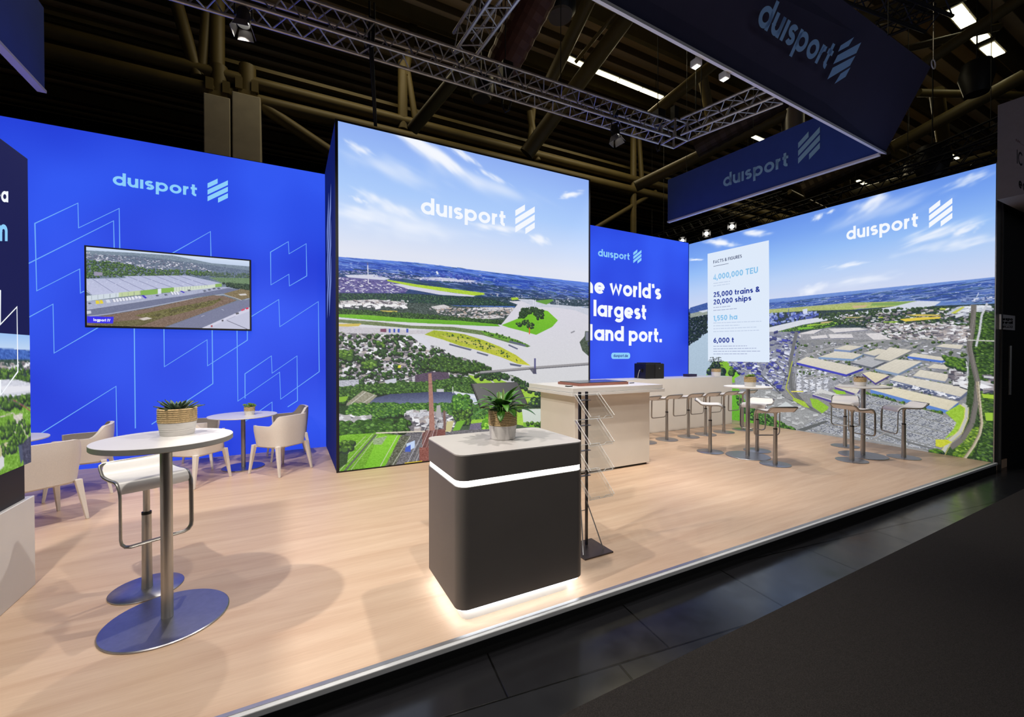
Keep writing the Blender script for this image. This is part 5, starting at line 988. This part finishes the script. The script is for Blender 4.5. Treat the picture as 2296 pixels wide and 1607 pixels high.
M_acr = acr(); M_rim = mat('acrylic_edge', (250, 252, 252), .15, noise=.01)
SX, SY = 2.13, 2.80; bs = thing('brochure_stand', 'metal brochure stand with four empty clear trays, behind the anthracite counter', 'brochure stand', (SX, SY, 0))
b = BM(); hull8(b, [(-.13, -.19, 0), (.15, -.19, 0), (.15, .09, 0), (-.13, .09, 0)], [(-.13, -.19, .012), (.15, -.19, .012), (.15, .09, .012), (-.13, .09, .012)]); obj('base_plate', b, mat('dark_steel_plate', (92, 84, 84), .35, .8, noise=.1), bs, bevel=.002)
for sx in (-.035, .035):
    b = BM(); abox(b, sx-.009, sx+.009, .0, .018, .012, 1.275)
    for k in range(30): abox(b, sx-.0095, sx-.0085, .006, .012, .2+k*.034, .215+k*.034)
    obj('post', b, mat('post_steel', (88, 86, 86), .3, .9), bs)
for sx in (-.1, .1):
    b = BM(); tube(b, [(sx*.3, .005, .38), (sx, -.13, .012)], .005, 8); obj('brace', b, M_steel, bs, True)
b = BM()
for z in (.30, .62, 1.02, 1.05, 1.18, 1.21): tube(b, [(-.035, .009, z), (.035, .009, z)], .003, 6)
obj('cross_bars', b, M_steel, bs, True)
for k in range(4):
    z1_ = 1.255-k*.205; tw_ = .115; y1_, z0_, y0_ = -.02, z1_-.17, -.22; d = Vector((0, y0_-y1_, z0_-z1_)).normalized(); nrm = Vector((0, d.z, -d.y)); nrm = nrm if nrm.z > 0 else -nrm
    q = lambda x, s, u: tuple(Vector((x, y1_, z1_))+d*s+nrm*u); L_ = math.hypot(y0_-y1_, z0_-z1_)
    tr = BM(); hull8(tr, [q(-tw_, 0, 0), q(tw_, 0, 0), q(tw_, L_, 0), q(-tw_, L_, 0)], [q(-tw_, 0, .003), q(tw_, 0, .003), q(tw_, L_, .003), q(-tw_, L_, .003)])
    for sx in (-tw_, tw_-.003): hull8(tr, [q(sx, 0, .003), q(sx+.003, 0, .003), q(sx+.003, L_, .003), q(sx, L_, .003)], [q(sx, .02, .03), q(sx+.003, .02, .03), q(sx+.003, L_, .03), q(sx, L_, .03)])
    hull8(tr, [q(-tw_, L_, 0), q(tw_, L_, 0), q(tw_, L_+.003, 0), q(-tw_, L_+.003, 0)], [q(-tw_, L_, .03), q(tw_, L_, .03), q(tw_, L_+.003, .03), q(-tw_, L_+.003, .03)])
    to = obj('tray', tr, M_acr, bs)
    e = BM(); tube(e, [q(-tw_, 0, .003), q(-tw_, .02, .03), q(-tw_, L_, .031), q(-.03, L_, .031), q(-.02, L_, .006), q(.02, L_, .006), q(.03, L_, .031), q(tw_, L_, .031), q(tw_, .02, .03), q(tw_, 0, .003), q(-tw_, 0, .003)], .0021, 6); tube(e, [q(-tw_, L_, .003), q(tw_, L_, .003)], .0018, 6); tube(e, [q(-tw_, 0, .003), q(-tw_, L_, .003)], .0012, 6); tube(e, [q(tw_, 0, .003), q(tw_, L_, .003)], .0012, 6)
    obj('polished_edge', e, M_rim, to, True)
    b = BM(); abox(b, -.05, .05, -.03, .002, z1_-.05, z1_-.045); obj('bracket', b, M_alu, to)

# ------------------------------------------------------------------ hanging banner ring
M_ban = mat('navy_banner', (52, 84, 172), .75, noise=.06, nscale=3); M_bant = mat('banner_blue_print', (140, 190, 255), .8); M_banf = mat('navy_banner_front', (52, 52, 86), .8, noise=.08, nscale=3)
M_btrim = mat('banner_edge_profile', (232, 232, 236), .45)
def banner(name, label, a, b_, at_, bt, thick, m, cat='hanging banner'):
    """a-b bottom edge, at-bt top edge (world points)"""
    O = (a+b_)/2; t = thing(name, label, cat, tuple(O)); n = (b_-a).cross(at_-a).normalized()*thick
    bm = BM(); hull8(bm, [a, b_, b_+n, a+n], [at_, bt, bt+n, at_+n]); obj('fabric_panel', bm, m, t, off=O)
    for f_ in (.12, .5, .88):
        w0 = at_+(bt-at_)*f_; bm = BM(); tube(bm, [w0-Vector((0, 0, .02)), Vector((w0.x, w0.y, 12.19))], .005, 5); obj('suspension_wire', bm, M_black, t, off=O)
    dz = Vector((0, 0, -.035)); s = n*.4; bm = BM(); hull8(bm, [a+dz-s, b_+dz-s, b_+dz+n+s, a+dz+n+s], [a-s, b_-s, b_+n+s, a+n+s]); obj('edge_profile', bm, M_btrim, t, off=O); return t, O, n
ZR = 5.0
B1 = at(1985, 341, ZR); A1 = at(1348, -4, ZR); dd = (A1-B1).normalized(); A1 = B1+dd*11.8; T1 = at(2087, 150, 6.06); T0 = at(1890, 0, 6.06); td = (T0-T1).normalized(); T0 = T1+td*11.9
t, O, n = banner('hanging_banner', 'dark navy hanging banner with blue logo, leaning out over the aisle overhead', B1, A1, T1, T0, .05, M_banf)
nn_ = (A1-B1).cross(T1-B1).normalized(); e_ = Vector((0, 0, EYE))
if nn_.dot(e_-B1) < 0: nn_ = -nn_
def pBN(px, py, d=.056): return onplane(px, py, B1+nn_*d, nn_)
text3('lettering', 'du\u0131sport', pBN(1694, 54), pBN(1851, 156), pBN(1722, -14), M_bant, t, off=O)
bm = BM()
for q in (((1869,135),(1901,113),(1915,83),(1886,104)), ((1866,147),(1923,112),(1931,95),(1878,128),(1870,139)), ((1857,178),(1903,148),(1918,124),(1868,155)), ((1872,188),(1896,172),(1908,144),(1886,160))):
    pass
for q in (((1879,116),(1885,102),(1915,83),(1903,103)), ((1868,144),(1878,124),(1931,95),(1920,119)), ((1855,178),(1867,152),(1918,125),(1906,147)), ((1871,188),(1885,165),(1907,151),(1896,172))):
    bm.faces.new([bm.verts.new(pBN(x, y)) for x, y in q])
me = bpy.data.meshes.new('logo_mark'); bm.to_mesh(me); bm.free(); link('logo_mark', me, M_bant, t, off=O)
A2 = at(1500, 497, ZR); a_ = Vector((A2.x, A2.y, 6.06)); b_ = Vector((B1.x, B1.y, 6.06))
t, O, n = banner('hanging_banner', 'blue hanging banner with pale logo above the warehouse picture wall', A2, B1+(A2-B1).normalized()*.07, a_, b_+(A2-B1).normalized()*.07, .05, M_ban)
n2 = (B1-A2).cross(a_-A2).normalized(); n2 = -n2 if n2.dot(e_-A2) < 0 else n2
def pB2(px, py, d=.056): return onplane(px, py, A2+n2*d, n2)
M_bt2 = mat('banner_pale_print', (170, 225, 250), .8)
text3('lettering', 'du\u0131sport', pB2(1621.5, 420), pB2(1768, 371.5), pB2(1621.5, 391), M_bt2, t, off=O)
logo3('logo_mark', pB2(1789.5, 369), pB2(1838.3, 351), pB2(1789.5, 304), M_bt2, t, off=O)
A3 = at(88, 200, ZR); B3 = Vector((A3.x-.01, A1.y, ZR)); a3 = Vector((A3.x, A3.y, 6.06)); b3 = Vector((B3.x, B3.y, 6.06))
t, O, n = banner('hanging_banner', 'navy hanging banner end cut off at the top left corner', B3+(A3-B3).normalized()*.25, A3, b3+(A3-B3).normalized()*.25, a3, .05, M_ban)

# ------------------------------------------------------------------ lighting trusses
M_tr = mat('truss_aluminium', (190, 188, 186), .4, .7, noise=.1, nscale=20); M_trd = mat('dark_truss', (40, 40, 42), .5, .6)
def truss(label, p, q, size=.29, step=.33, m=None, cr=.022):
    p, q = Vector(p), Vector(q); t = thing('lighting_truss', label, 'truss', tuple((p+q)/2)); O = (p+q)/2; d = (q-p); L = d.length; d.normalize(); s = d.cross(Vector((0, 0, 1))).normalized(); u = Vector((0, 0, 1)); h = size/2
    cs = [s*h+u*h, -s*h+u*h, -s*h-u*h, s*h-u*h]
    for c_ in cs: b = BM(); tube(b, [p+c_, q+c_], cr, 10); obj('chord', b, m or M_tr, t, True, off=O)
    n = max(2, int(L/step))
    for f in range(4):
        b = BM(); a, c_ = cs[f], cs[(f+1) % 4]
        for i in range(n):
            x0_, x1_ = p+d*(L*i/n), p+d*(L*(i+.5)/n); x2_ = p+d*(L*(i+1)/n); tube(b, [x0_+a, x1_+c_], cr*.42, 6); tube(b, [x1_+c_, x2_+a], cr*.42, 6)
        o = obj('lacing', b, m or M_tr, t, True, off=O)
    for f_ in (.2, .8):
        w0 = p+(q-p)*f_; b = BM(); tube(b, [w0+u*(h-.005), Vector((w0.x, w0.y, 12.19))], .007, 6); obj('suspension_wire', b, M_black, t, off=O)
    return t
TZ = 5.72; tA_ = at(500, -14, TZ); tB_ = at(1503, 303, TZ); yy = (tA_.y+tB_.y)/2
truss('long silver lighting truss running above the central light box', (-5.2, 5.98, TZ), (6.20, 5.72, TZ))
m0 = at(1040, 150, TZ+.3); truss('silver cross truss coming forward over the middle of the long truss', (2.24, 5.80, TZ+.3), (2.40, 3.55, TZ+.3), m=M_tr)
c0 = at(1512, 300, TZ); c1 = at(1745, 203, TZ); dirc = (c1-c0).normalized(); truss('silver truss on the right going back from the corner behind the navy banner', tuple(c0+dirc*.2), tuple(c0+dirc*1.75))
t = thing('truss_corner', 'box-shaped corner joint where the two right-hand trusses meet', 'truss corner', tuple(c0)); b = BM()
for sx in (-.16, .16):
    for sy in (-.16, .16): tube(b, [(sx, sy, -.17), (sx, sy, .17)], .02, 8)
    for z in (-.16, .16): tube(b, [(sx, -.16, z), (sx, .16, z)], .02, 8); tube(b, [(-.16, sx, z), (.16, sx, z)], .02, 8)
obj('joint_frame', b, M_tr, t, True); b = BM(); abox(b, -.05, .05, -.05, .05, .14, .5); obj('hoist_chain_bag', b, M_black, t)

# spotlights with barn doors
M_lens = mat('lit_lens', (255, 255, 255), .3, emit=(255, 250, 240), es=6)
def lamp(label, p, aim, s=1., arm=.25):
    p = Vector(p); t = thing('stage_spotlight', label, 'spotlight', tuple(p)); d = (Vector(aim)-p).normalized(); R_ = d.to_track_quat('-Z', 'Y').to_matrix().to_4x4()
    def put(name, bm, m): bm.transform(R_); return obj(name, bm, m, t, True)
    b = BM(); lathe(b, [(0, .16*s), (.07*s, .16*s), (.085*s, .1*s), (.09*s, -.06*s), (.08*s, -.06*s), (.07*s, .0), (0, .0)], 20); put('housing', b, M_black)
    b = BM(); lathe(b, [(0, -.002), (.068*s, -.002), (.068*s, .0), (0, 0)], 20); put('lens', b, M_lens)
    for k in range(4):
        a = k*math.pi/2; ca, sa = math.cos(a), math.sin(a); f = lambda x, y, z: (x*ca-y*sa, x*sa+y*ca, z)
        b = BM(); hull8(b, [f(.085*s, -.07*s, -.06*s), f(.085*s, .07*s, -.06*s), f(.13*s, .10*s, -.19*s), f(.13*s, -.10*s, -.19*s)], [f(.088*s, -.07*s, -.06*s), f(.088*s, .07*s, -.06*s), f(.134*s, .10*s, -.19*s), f(.134*s, -.10*s, -.19*s)]); put('barn_door', b, mat('barn_door_metal', (120, 118, 116), .5, .3))
    b = BM(); tube(b, [(.1*s, 0, .04*s), (.1*s, 0, .04*s+arm*.5), (0, 0, arm*.8), (0, 0, arm+.12)], .012*s, 8); tube(b, [(-.1*s, 0, .04*s), (-.1*s, 0, .04*s+arm*.5), (0, 0, arm*.8)], .012*s, 8); abox(b, -.04*s, .04*s, -.04*s, .04*s, arm, arm+.1); obj('yoke', b, M_black, t, True)
    return t
lamp('stage spotlight with bright barn doors under the long truss, top left', at(546, 46, 5.45), (-.6, 5.0, 0), .85, .3)
lamp('stage spotlight with bright barn doors under the truss near its right corner', at(1380, 300, 5.35), (5.4, 4.6, 0), .85, .3)
for (px, py), l in (((1586, 120), 'small white floodlight on the inner edge of the navy banner, the left one'), ((1650, 150), 'small white floodlight on the inner edge of the navy banner, the right one')):
    p_ = at(px, py, 5.0); t = thing('floodlight', l, 'floodlight', (p_.x, p_.y+.1, p_.z)); b = BM(); abox(b, -.045, .045, .0, .1, -.06, .02); o = obj('housing', b, mat('white_housing', (210, 208, 204), .5), t, bevel=.01); b = BM(); abox(b, -.03, .03, .015, .085, -.065, -.0605); obj('lens', b, M_lens, t); b = BM(); tube(b, [(0, .0, .02), (0, -.03, .06)], .012, 6); obj('arm', b, M_alu, t)
for (px, py, l) in ((1530, 540, 'left of three small lamps behind the blue back wall'), (1584, 524, 'middle of three small lamps behind the picture wall'), (1641, 508, 'right of three small lamps behind the picture wall')):
    lamp('small stage lamp, the '+l, at(px, py, 5.9), (3, 2, 3.4), 1.0, .35)
truss('small dark truss carrying the three little lamps above the blue corner', at(1440, 545, 6.35), at(1760, 440, 6.35), .26, .4, M_trd, .022)
# cable and hoists
t = thing('hanging_cable', 'black cable bundle dropping from the long truss to the central light box', 'cable', (1.0, 5.95, TZ)); pa = Vector((1.0, 5.95, TZ)); pb = onplane(842, 283, (0, 6.2, 0), nY); pa2 = onplane(829, 60, (0, 5.9, 0), nY)
t.location = tuple(pa2); b = BM(); 
for k in (-.02, 0, .02): tube(b, [(k, -.17, .02), (k*1.5, -.19, -.15), (k, -.12, -.4), (pb.x-pa2.x+k*.6, pb.y-pa2.y, pb.z-pa2.z)], .011, 6)
for k in (-.03, .03): tube(b, [(k, -.17, .2), (k, -.19, 0), (k, -.1, -.3), (k, .17, -.25), (k, .19, .1), (k, .1, .2)], .014, 6)
obj('cable_bundle', b, M_black, t, True)
for px, py, l in ((1133, 175, 'black chain hoist hooked to the long truss right of the cross truss'), (1475, 275, 'black chain hoist above the right truss corner')):
    p_ = at(px, py, TZ+.35); t = thing('chain_hoist', l, 'hoist', tuple(p_)); box('motor', -.09, .09, -.12, .12, -.1, .22, M_black, t, .02); b = BM(); tube(b, [(0, 0, .21), (0, 0, 12.19-p_.z)], .008, 6); obj('chain', b, M_black, t); b = BM(); tube(b, [(.08, 0, -.1), (.12, 0, -.3), (.06, 0, -.5), (0, 0, -.55), (-.06, 0, -.45), (-.03, 0, -.2)], .018, 6); obj('slings', b, M_black, t, True)

# ------------------------------------------------------------------ the hall
M_conc = mat('painted_concrete', (200, 190, 168), .8, noise=.12, nscale=3); M_tube = mat('olive_painted_steel', (104, 90, 50), .55, noise=.15, nscale=2)
def roof_mat():
    m = bpy.data.materials.new('corrugated_roof_deck'); m.use_nodes = True; nt = m.node_tree; b = nt.nodes['Principled BSDF']; N = nt.nodes.new; Lk = nt.links.new
    tc = N('ShaderNodeTexCoord'); wv = N('ShaderNodeTexWave'); wv.bands_direction = 'Y'; wv.inputs['Scale'].default_value = .5; Lk(tc.outputs['Object'], wv.inputs['Vector']); cr = N('ShaderNodeValToRGB'); e = cr.color_ramp.elements; e[0].position = .35; e[0].color = (*lin((96, 80, 52)), 1); e[1].position = .5; e[1].color = (*lin((226, 200, 156)), 1)
    Lk(wv.outputs['Fac'], cr.inputs[0]); Lk(cr.outputs[0], b.inputs['Base Color']); b.inputs['Roughness'].default_value = .8; bp = N('ShaderNodeBump'); bp.inputs['Strength'].default_value = 1; bp.inputs['Distance'].default_value = .06; Lk(wv.outputs['Fac'], bp.inputs['Height']); Lk(bp.outputs[0], b.inputs['Normal']); return m
tag(box('ceiling', -30, 50, -12, 40, 12.2, 12.4, roof_mat()), kind='structure')
M_void = mat('dark_hall_wall', (20, 19, 17), .9, noise=.2, nscale=1)
tag(box('wall_back', -30, 50, 26, 26.3, ZB, 12.2, M_void), kind='structure')
tag(box('wall_left', -30.2, -30, -12, 26, ZB, 12.2, M_void), kind='structure')
tag(box('wall_right', 50, 50.2, -12, 26, ZB, 12.2, M_void), kind='structure')
ntrim = [2]
def rt_tube(a, b_, r): 
    ntrim[0] += 1; b = BM(); tube(b, [a, b_], r, 14); tag(obj('trim_%d' % ntrim[0], b, M_tube, None, True), kind='structure')
YH = 13.5
def h3(px, py, y=YH): return onplane(px, py, (0, y, 0), nY)
def alongX(px, py, r, x0=-22, x1=40, y=YH): p = h3(px, py, y); rt_tube((x0, y, p.z), (x1, y, p.z), r)
alongX(640, 205, .16); alongX(720, 262, .19)
for (a, b_, r) in (((487,-30),(487,196),.17), ((464,20),(452,170),.12), ((385,-30),(443,172),.15), ((903,140),(903,290),.15), ((912,150),(934,285),.10), ((590,240),(740,340),.16), ((1196,240),(1186,350),.10), ((1188,250),(1205,360),.12), ((1420,290),(1420,540),.13), ((1432,300),(1440,420),.10), ((940,-20),(908,170),.12), ((1008,-20),(1045,105),.11), ((1320,520),(1470,430),.09)):
    rt_tube(h3(*a), h3(*b_), r)
for (a, za), (b_, zb_), r in ((((1050,140),8.2), ((925,290),7.2), .15), (((1420,20),11.0), ((1180,345),7.4), .22), (((1340,-40),11.2), ((1235,180),9.4), .18), (((1610,135),10.4), ((1455,262),8.8), .16), (((1800,238),8.6), ((1425,418),7.0), .17),
        (((1575,170),10.2), ((1605,330),8.4), .14), (((1395,10),10.8), ((1290,140),10), .05), (((2296,170),10.2), ((2000,330),9), .2), (((2240,60),11), ((1990,120),10), .1), (((2296,330),8.6), ((1900,440),7.2), .18), (((2100,205),10.6), ((2130,420),8.8), .2), (((2060,208),10.4), ((2300,215),10.4), .12), (((2300,-10),10), ((2060,150),8.8), .13), (((1890,320),8.8), ((1900,460),7.6), .14), (((1770,430),8), ((1850,470),7.6), .1), (((1880,60),9.6), ((2296,-60),10.8), .22)):
    rt_tube(at(*a, za), at(*b_, zb_), r)
# side lights on purlins
for px, py in ((600, 163), (600, 187)):
    p = h3(px, py, YH+.6); ntrim[0] += 1; tag(box('trim_%d' % ntrim[0], -14, 36, YH+.5, YH+.62, p.z-.05, p.z+.05, M_tube), kind='structure')
# corrugated cladding and purlins between roof bays
for k in range(9):
    y = 2.5+k*2.6; ntrim[0] += 1; tag(box('trim_%d' % ntrim[0], -22, 45, y, y+.16, 11.75, 12.2, M_tube), kind='structure')
# twin concrete columns
cl = h3(462, 225); c2 = h3(522, 232); c3 = h3(586, 240)
for xa, xb, l, zz in ((cl.x, c2.x-.02, 'left one of the two pale concrete columns rising behind the blue wall', cl.z), (c2.x+.02, c3.x, 'right one of the two pale concrete columns rising behind the blue wall', c3.z+.05)):
    t = thing('concrete_column', l, 'column', ((xa+xb)/2, YH, ZB)); w_ = (xb-xa)/2; box('shaft', -w_, w_, -.4, .4, 0, zz-ZB, M_conc, t, .02)
    b = BM(); abox(b, -.2, .2, -.2, .2, zz-ZB, zz-ZB+.22); abox(b, -.26, -.1, -.24, .24, zz-ZB+.2, zz-ZB+.5); abox(b, .1, .26, -.24, .24, zz-ZB+.2, zz-ZB+.5); lathe(b, [(0, zz-ZB+.2), (.2, zz-ZB+.2), (.2, zz-ZB+.95), (0, zz-ZB+.95)], 20); obj('bearing', b, M_tube, t, True)
# roof light strips
M_strip = mat('warm_tube_light', (255, 250, 220), .5, emit=(255, 246, 200), es=5)
def strip(a, b_, l, z=11.5, w_=.18, seg=1):
    p, q = at(*a, z), at(*b_, z); m_ = (p+q)/2; d = q-p; L = d.length; t = thing('strip_light', l, 'strip light', tuple(m_), math.atan2(d.y, d.x)); box('fixture', -L/2-.05, L/2+.05, -w_/2-.04, w_/2+.04, .0, .1, mat('fixture_metal', (80, 74, 60), .6), t)
    for i in range(seg): box('diffuser', -L/2+L*i/seg+.03, -L/2+L*(i+1)/seg-.03, -w_/2, w_/2, -.03, -.001, M_strip, t)
    
    for k_ in (-.4, .4): b = BM(); tube(b, [(L*k_, 0, .1), (L*k_, 0, .7)], .01, 5); obj('hanger', b, M_black, t)
strip((1270, 128), (1312, 148), 'short piece of warm roof light left of the long one'); strip((1330, 156), (1485, 219), 'long warm roof light of three tubes, above the central light box', seg=3)
strip((1677, 300), (1714, 316), 'short warm roof light above the blue hanging banner'); strip((1922, 404), (1958, 421), 'short warm roof light above the picture wall'); strip((2104, 334), (2146, 356), 'warm roof light near the right end of the picture wall')
strip((2138, 16), (2172, 56), 'brightest roof light in the top right corner', w_=.32, seg=2); strip((2184, 68), (2204, 90), 'middle roof light of three in the top right corner', w_=.32); strip((2212, 100), (2238, 124), 'lowest roof light of three in the top right corner', w_=.32)
# ducts
M_duct = mat('spiral_duct', (74, 62, 50), .5, .5); M_ductr = mat('rusty_duct', (84, 48, 34), .6, .2)
def duct(l, a, za, b_, zb_, r, m):
    p, q = at(*a, za), at(*b_, zb_); O = (p+q)/2; t = thing('air_duct', l, 'duct', tuple(O)); d = (q-p); n = int(d.length/.12); pts = [p+d*(i/n)-O for i in range(n+1)]; b = BM(); tube(b, pts, [r*(1+.05*(i % 2)) for i in range(n+1)], 20); obj('duct_body', b, m, t)
    
    for e__ in (pts[0], pts[-1]): b = BM(); tube(b, [e__+Vector((0, 0, r*.9)), Vector((e__.x, e__.y, 12.19-O.z))], .012, 5); obj('hanger', b, M_black, t)
duct('ribbed reddish air duct beside the cross truss, top middle', (1215, -30), 8.6, (1125, 150), 7.6, .34, M_ductr); duct('ribbed air duct below the right truss, behind the navy banner', (1760, 215), 7.6, (1560, 330), 7.0, .27, M_duct); duct('ribbed air duct above the picture wall', (1990, 340), 8.2, (1800, 430), 7.4, .3, M_duct)
for px, py, l, s in ((1256, 28, 'round grey loudspeaker dome under the roof, top middle', .34), (1080, 215, 'dark round loudspeaker dome behind the long truss', .34)):
    p_ = at(px, py, 9.0); t = thing('ceiling_dome', l, 'dome', tuple(p_)); b = BM(); lathe(b, [(0, -.1), (s*.75, -.1), (s*.8, -.05)], 32); obj('face', b, mat('dome_face', (96, 88, 78), .7), t, True); b = BM(); lathe(b, [(s*.8, -.05), (s, .05), (s, .5), (0, .5)], 32); obj('housing', b, M_black, t, True); b = BM(); tube(b, [(0, 0, .5), (0, 0, 3.1)], .02, 6); obj('rod', b, M_black, t)
for px, py, l in ((1778, 275, 'metal cylinder lamp behind the upper edge of the blue banner'), (2037, 400, 'metal cylinder lamp above the picture wall')):
    p_ = at(px, py, 8.2); t = thing('cylinder_lamp', l, 'lamp', tuple(p_)); b = BM(); lathe(b, [(0, -.3), (.28, -.3), (.28, .45), (0, .45)], 28); obj('cylinder', b, M_alu, t, True); b = BM(); lathe(b, [(0, -.45), (.2, -.45), (.3, -.3), (0, -.3)], 28); obj('bottom_cap', b, M_black, t, True); b = BM(); tube(b, [(0, 0, .45), (0, 0, 3.9)], .012, 5); obj('rod', b, M_black, t)
# dark trusses of other stands
for a, b_, z, l in (((1380, 600), (2240, 330), 5.9, 'dark lighting truss running behind the picture wall'), ((1985, 395), (2300, 260), 6.6, 'dark lighting truss at right behind the hanging banner'), ((1880, -60), (2105, 30), 7.0, 'dark truss in the top right corner behind the navy banner'), ((1960, 60), (2100, 0), 7.4, 'silver-grey truss piece in the top right corner')):
    truss(l, at(*a, z), at(*b_, z), .34, .5, M_trd, .026)
for px, py, l, s in ((2090, 360, 'black bundled drape hanging above the right end of the picture wall', .5), (2190, 170, 'black draped hoist bundle in the top right', .45)):
    p_ = at(px, py, 6.6 if py > 300 else 8.5); t = thing('hoist_cover', l, 'cover', tuple(p_)); b = BM(); lathe(b, [(0, -.55*s*2), (.5*s, -.5*s*2), (.75*s, 0), (.6*s, .35*s*2), (0, .45*s*2)], 18); obj('fabric_cover', b, M_black, t, True); b = BM(); tube(b, [(0, 0, .3), (0, 0, 3.2)], .015, 5); obj('chain', b, M_black, t)
t = thing('cable_ring', 'small white cable coil on wires beside the navy banner end', 'cable ring', tuple(at(2093, 144, 6.2))); b = BM(); tube(b, [(.07*math.cos(a*.4), .0, .07*math.sin(a*.4)) for a in range(16)], .008, 6, closed=True); obj('coil', b, M_pot, t, True); b = BM(); tube(b, [(0, 0, .07), (-.02, 0, 2.2)], .006, 5); obj('wire', b, M_alu, t)

# ------------------------------------------------------------------ neighbouring stand on the right
YN = 2.2; ON = (10.5, YN, ZB); ns = thing('neighbour_stand', 'dark wall of the neighbouring stand at the right edge', 'stand wall', ON)
box('dark_wall', 9.24, 16, YN+.02, YN+.2, ZB, 4.35, mat('near_black_wall', (20, 20, 21), .45), ns, off=ON)
pa = onplane(2233, 500, (0, YN, 0), nY); box('corner_post', 9.2, 9.235, YN-.03, YN+.01, ZB, 4.3, mat('grey_post', (70, 70, 70), .5), ns, off=ON)
f0 = onplane(2237, 236, (0, YN-.12, 0), nY); f1 = onplane(2237, 449, (0, YN-.12, 0), nY)
box('fascia_board', f0.x, f0.x+6, YN-.42, YN-.121, f1.z, f0.z, mat('pale_fascia', (120, 116, 118), .7, noise=.05), ns, off=ON)
YF = YN-.424
def pF(px, py): return onplane(px, py, (0, YF, 0), nY)
text3('lettering', 'IC', pF(2280, 366), pF(2293, 374), pF(2280, 335), M_black, ns, w=.14, off=ON); text3('lettering', 'ec', pF(2284, 420), pF(2300, 430), pF(2284, 396), M_black, ns, w=.2, off=ON); text3('lettering', 'IJU', pF(2278, 316), pF(2298, 328), pF(2278, 311), mat('pinkish_print', (110, 70, 70), .8), ns, w=.1, off=ON)
p0, p1 = onplane(2244, 738, (0, YN-.03, 0), nY), onplane(2276, 708, (0, YN-.03, 0), nY); OS = ((p0.x+p1.x)/2, YN-.03, p0.z)
sg = thing('stand_number_sign', 'small white sign with expo lettering and stand number on the dark wall', 'sign', OS); box('board', p0.x, p1.x, YN-.03, YN+.02, p0.z, p1.z, mat('sign_white', (190, 188, 192), .6), sg, off=OS)
def pS(px, py): return onplane(px, py, (0, YN-.034, 0), nY)
for s_, a, b_, c_, w_ in (('expo', (2249, 718), (2271, 718.5), (2249, 711), .24), ('real', (2249, 725.5), (2271, 726), (2249, 718.5), .24), ('B1.432', (2249, 734.5), (2271, 735), (2249, 730), .17)): text3('lettering', s_, pS(*a), pS(*b_), pS(*c_), M_black, sg, w=w_, off=OS, gap=.1)
bm = BM(); bm.faces.new([bm.verts.new(pS(x, y)) for x, y in ((2249, 727.5), (2271, 728), (2271, 728.8), (2249, 728.3))]); me = bpy.data.meshes.new('divider_line'); bm.to_mesh(me); bm.free(); link('divider_line', me, M_black, sg, off=OS)
p0, p1 = onplane(2263, 885, (0, YN-.06, 0), nY), onplane(2269, 775, (0, YN-.06, 0), nY); OD = ((p0.x+p1.x)/2, YN-.05, p0.z)
refl = thing('reflection_bar', 'vertical bar imitating a bluish reflection on the dark wall below the small sign', 'imitated reflection', OD); b = BM(); tube(b, [(0, 0, 0), (0, 0, p1.z-p0.z)], .022, 12); obj('bar', b, M_alu, refl, True); b = BM(); tube(b, [(0, 0, .1), (0, .07, .1)], .01, 8); tube(b, [(0, 0, p1.z-p0.z-.1), (0, .07, p1.z-p0.z-.1)], .01, 8); obj('standoffs', b, M_alu, refl, True)  # bar added to imitate a vertical bluish reflection on the dark wall
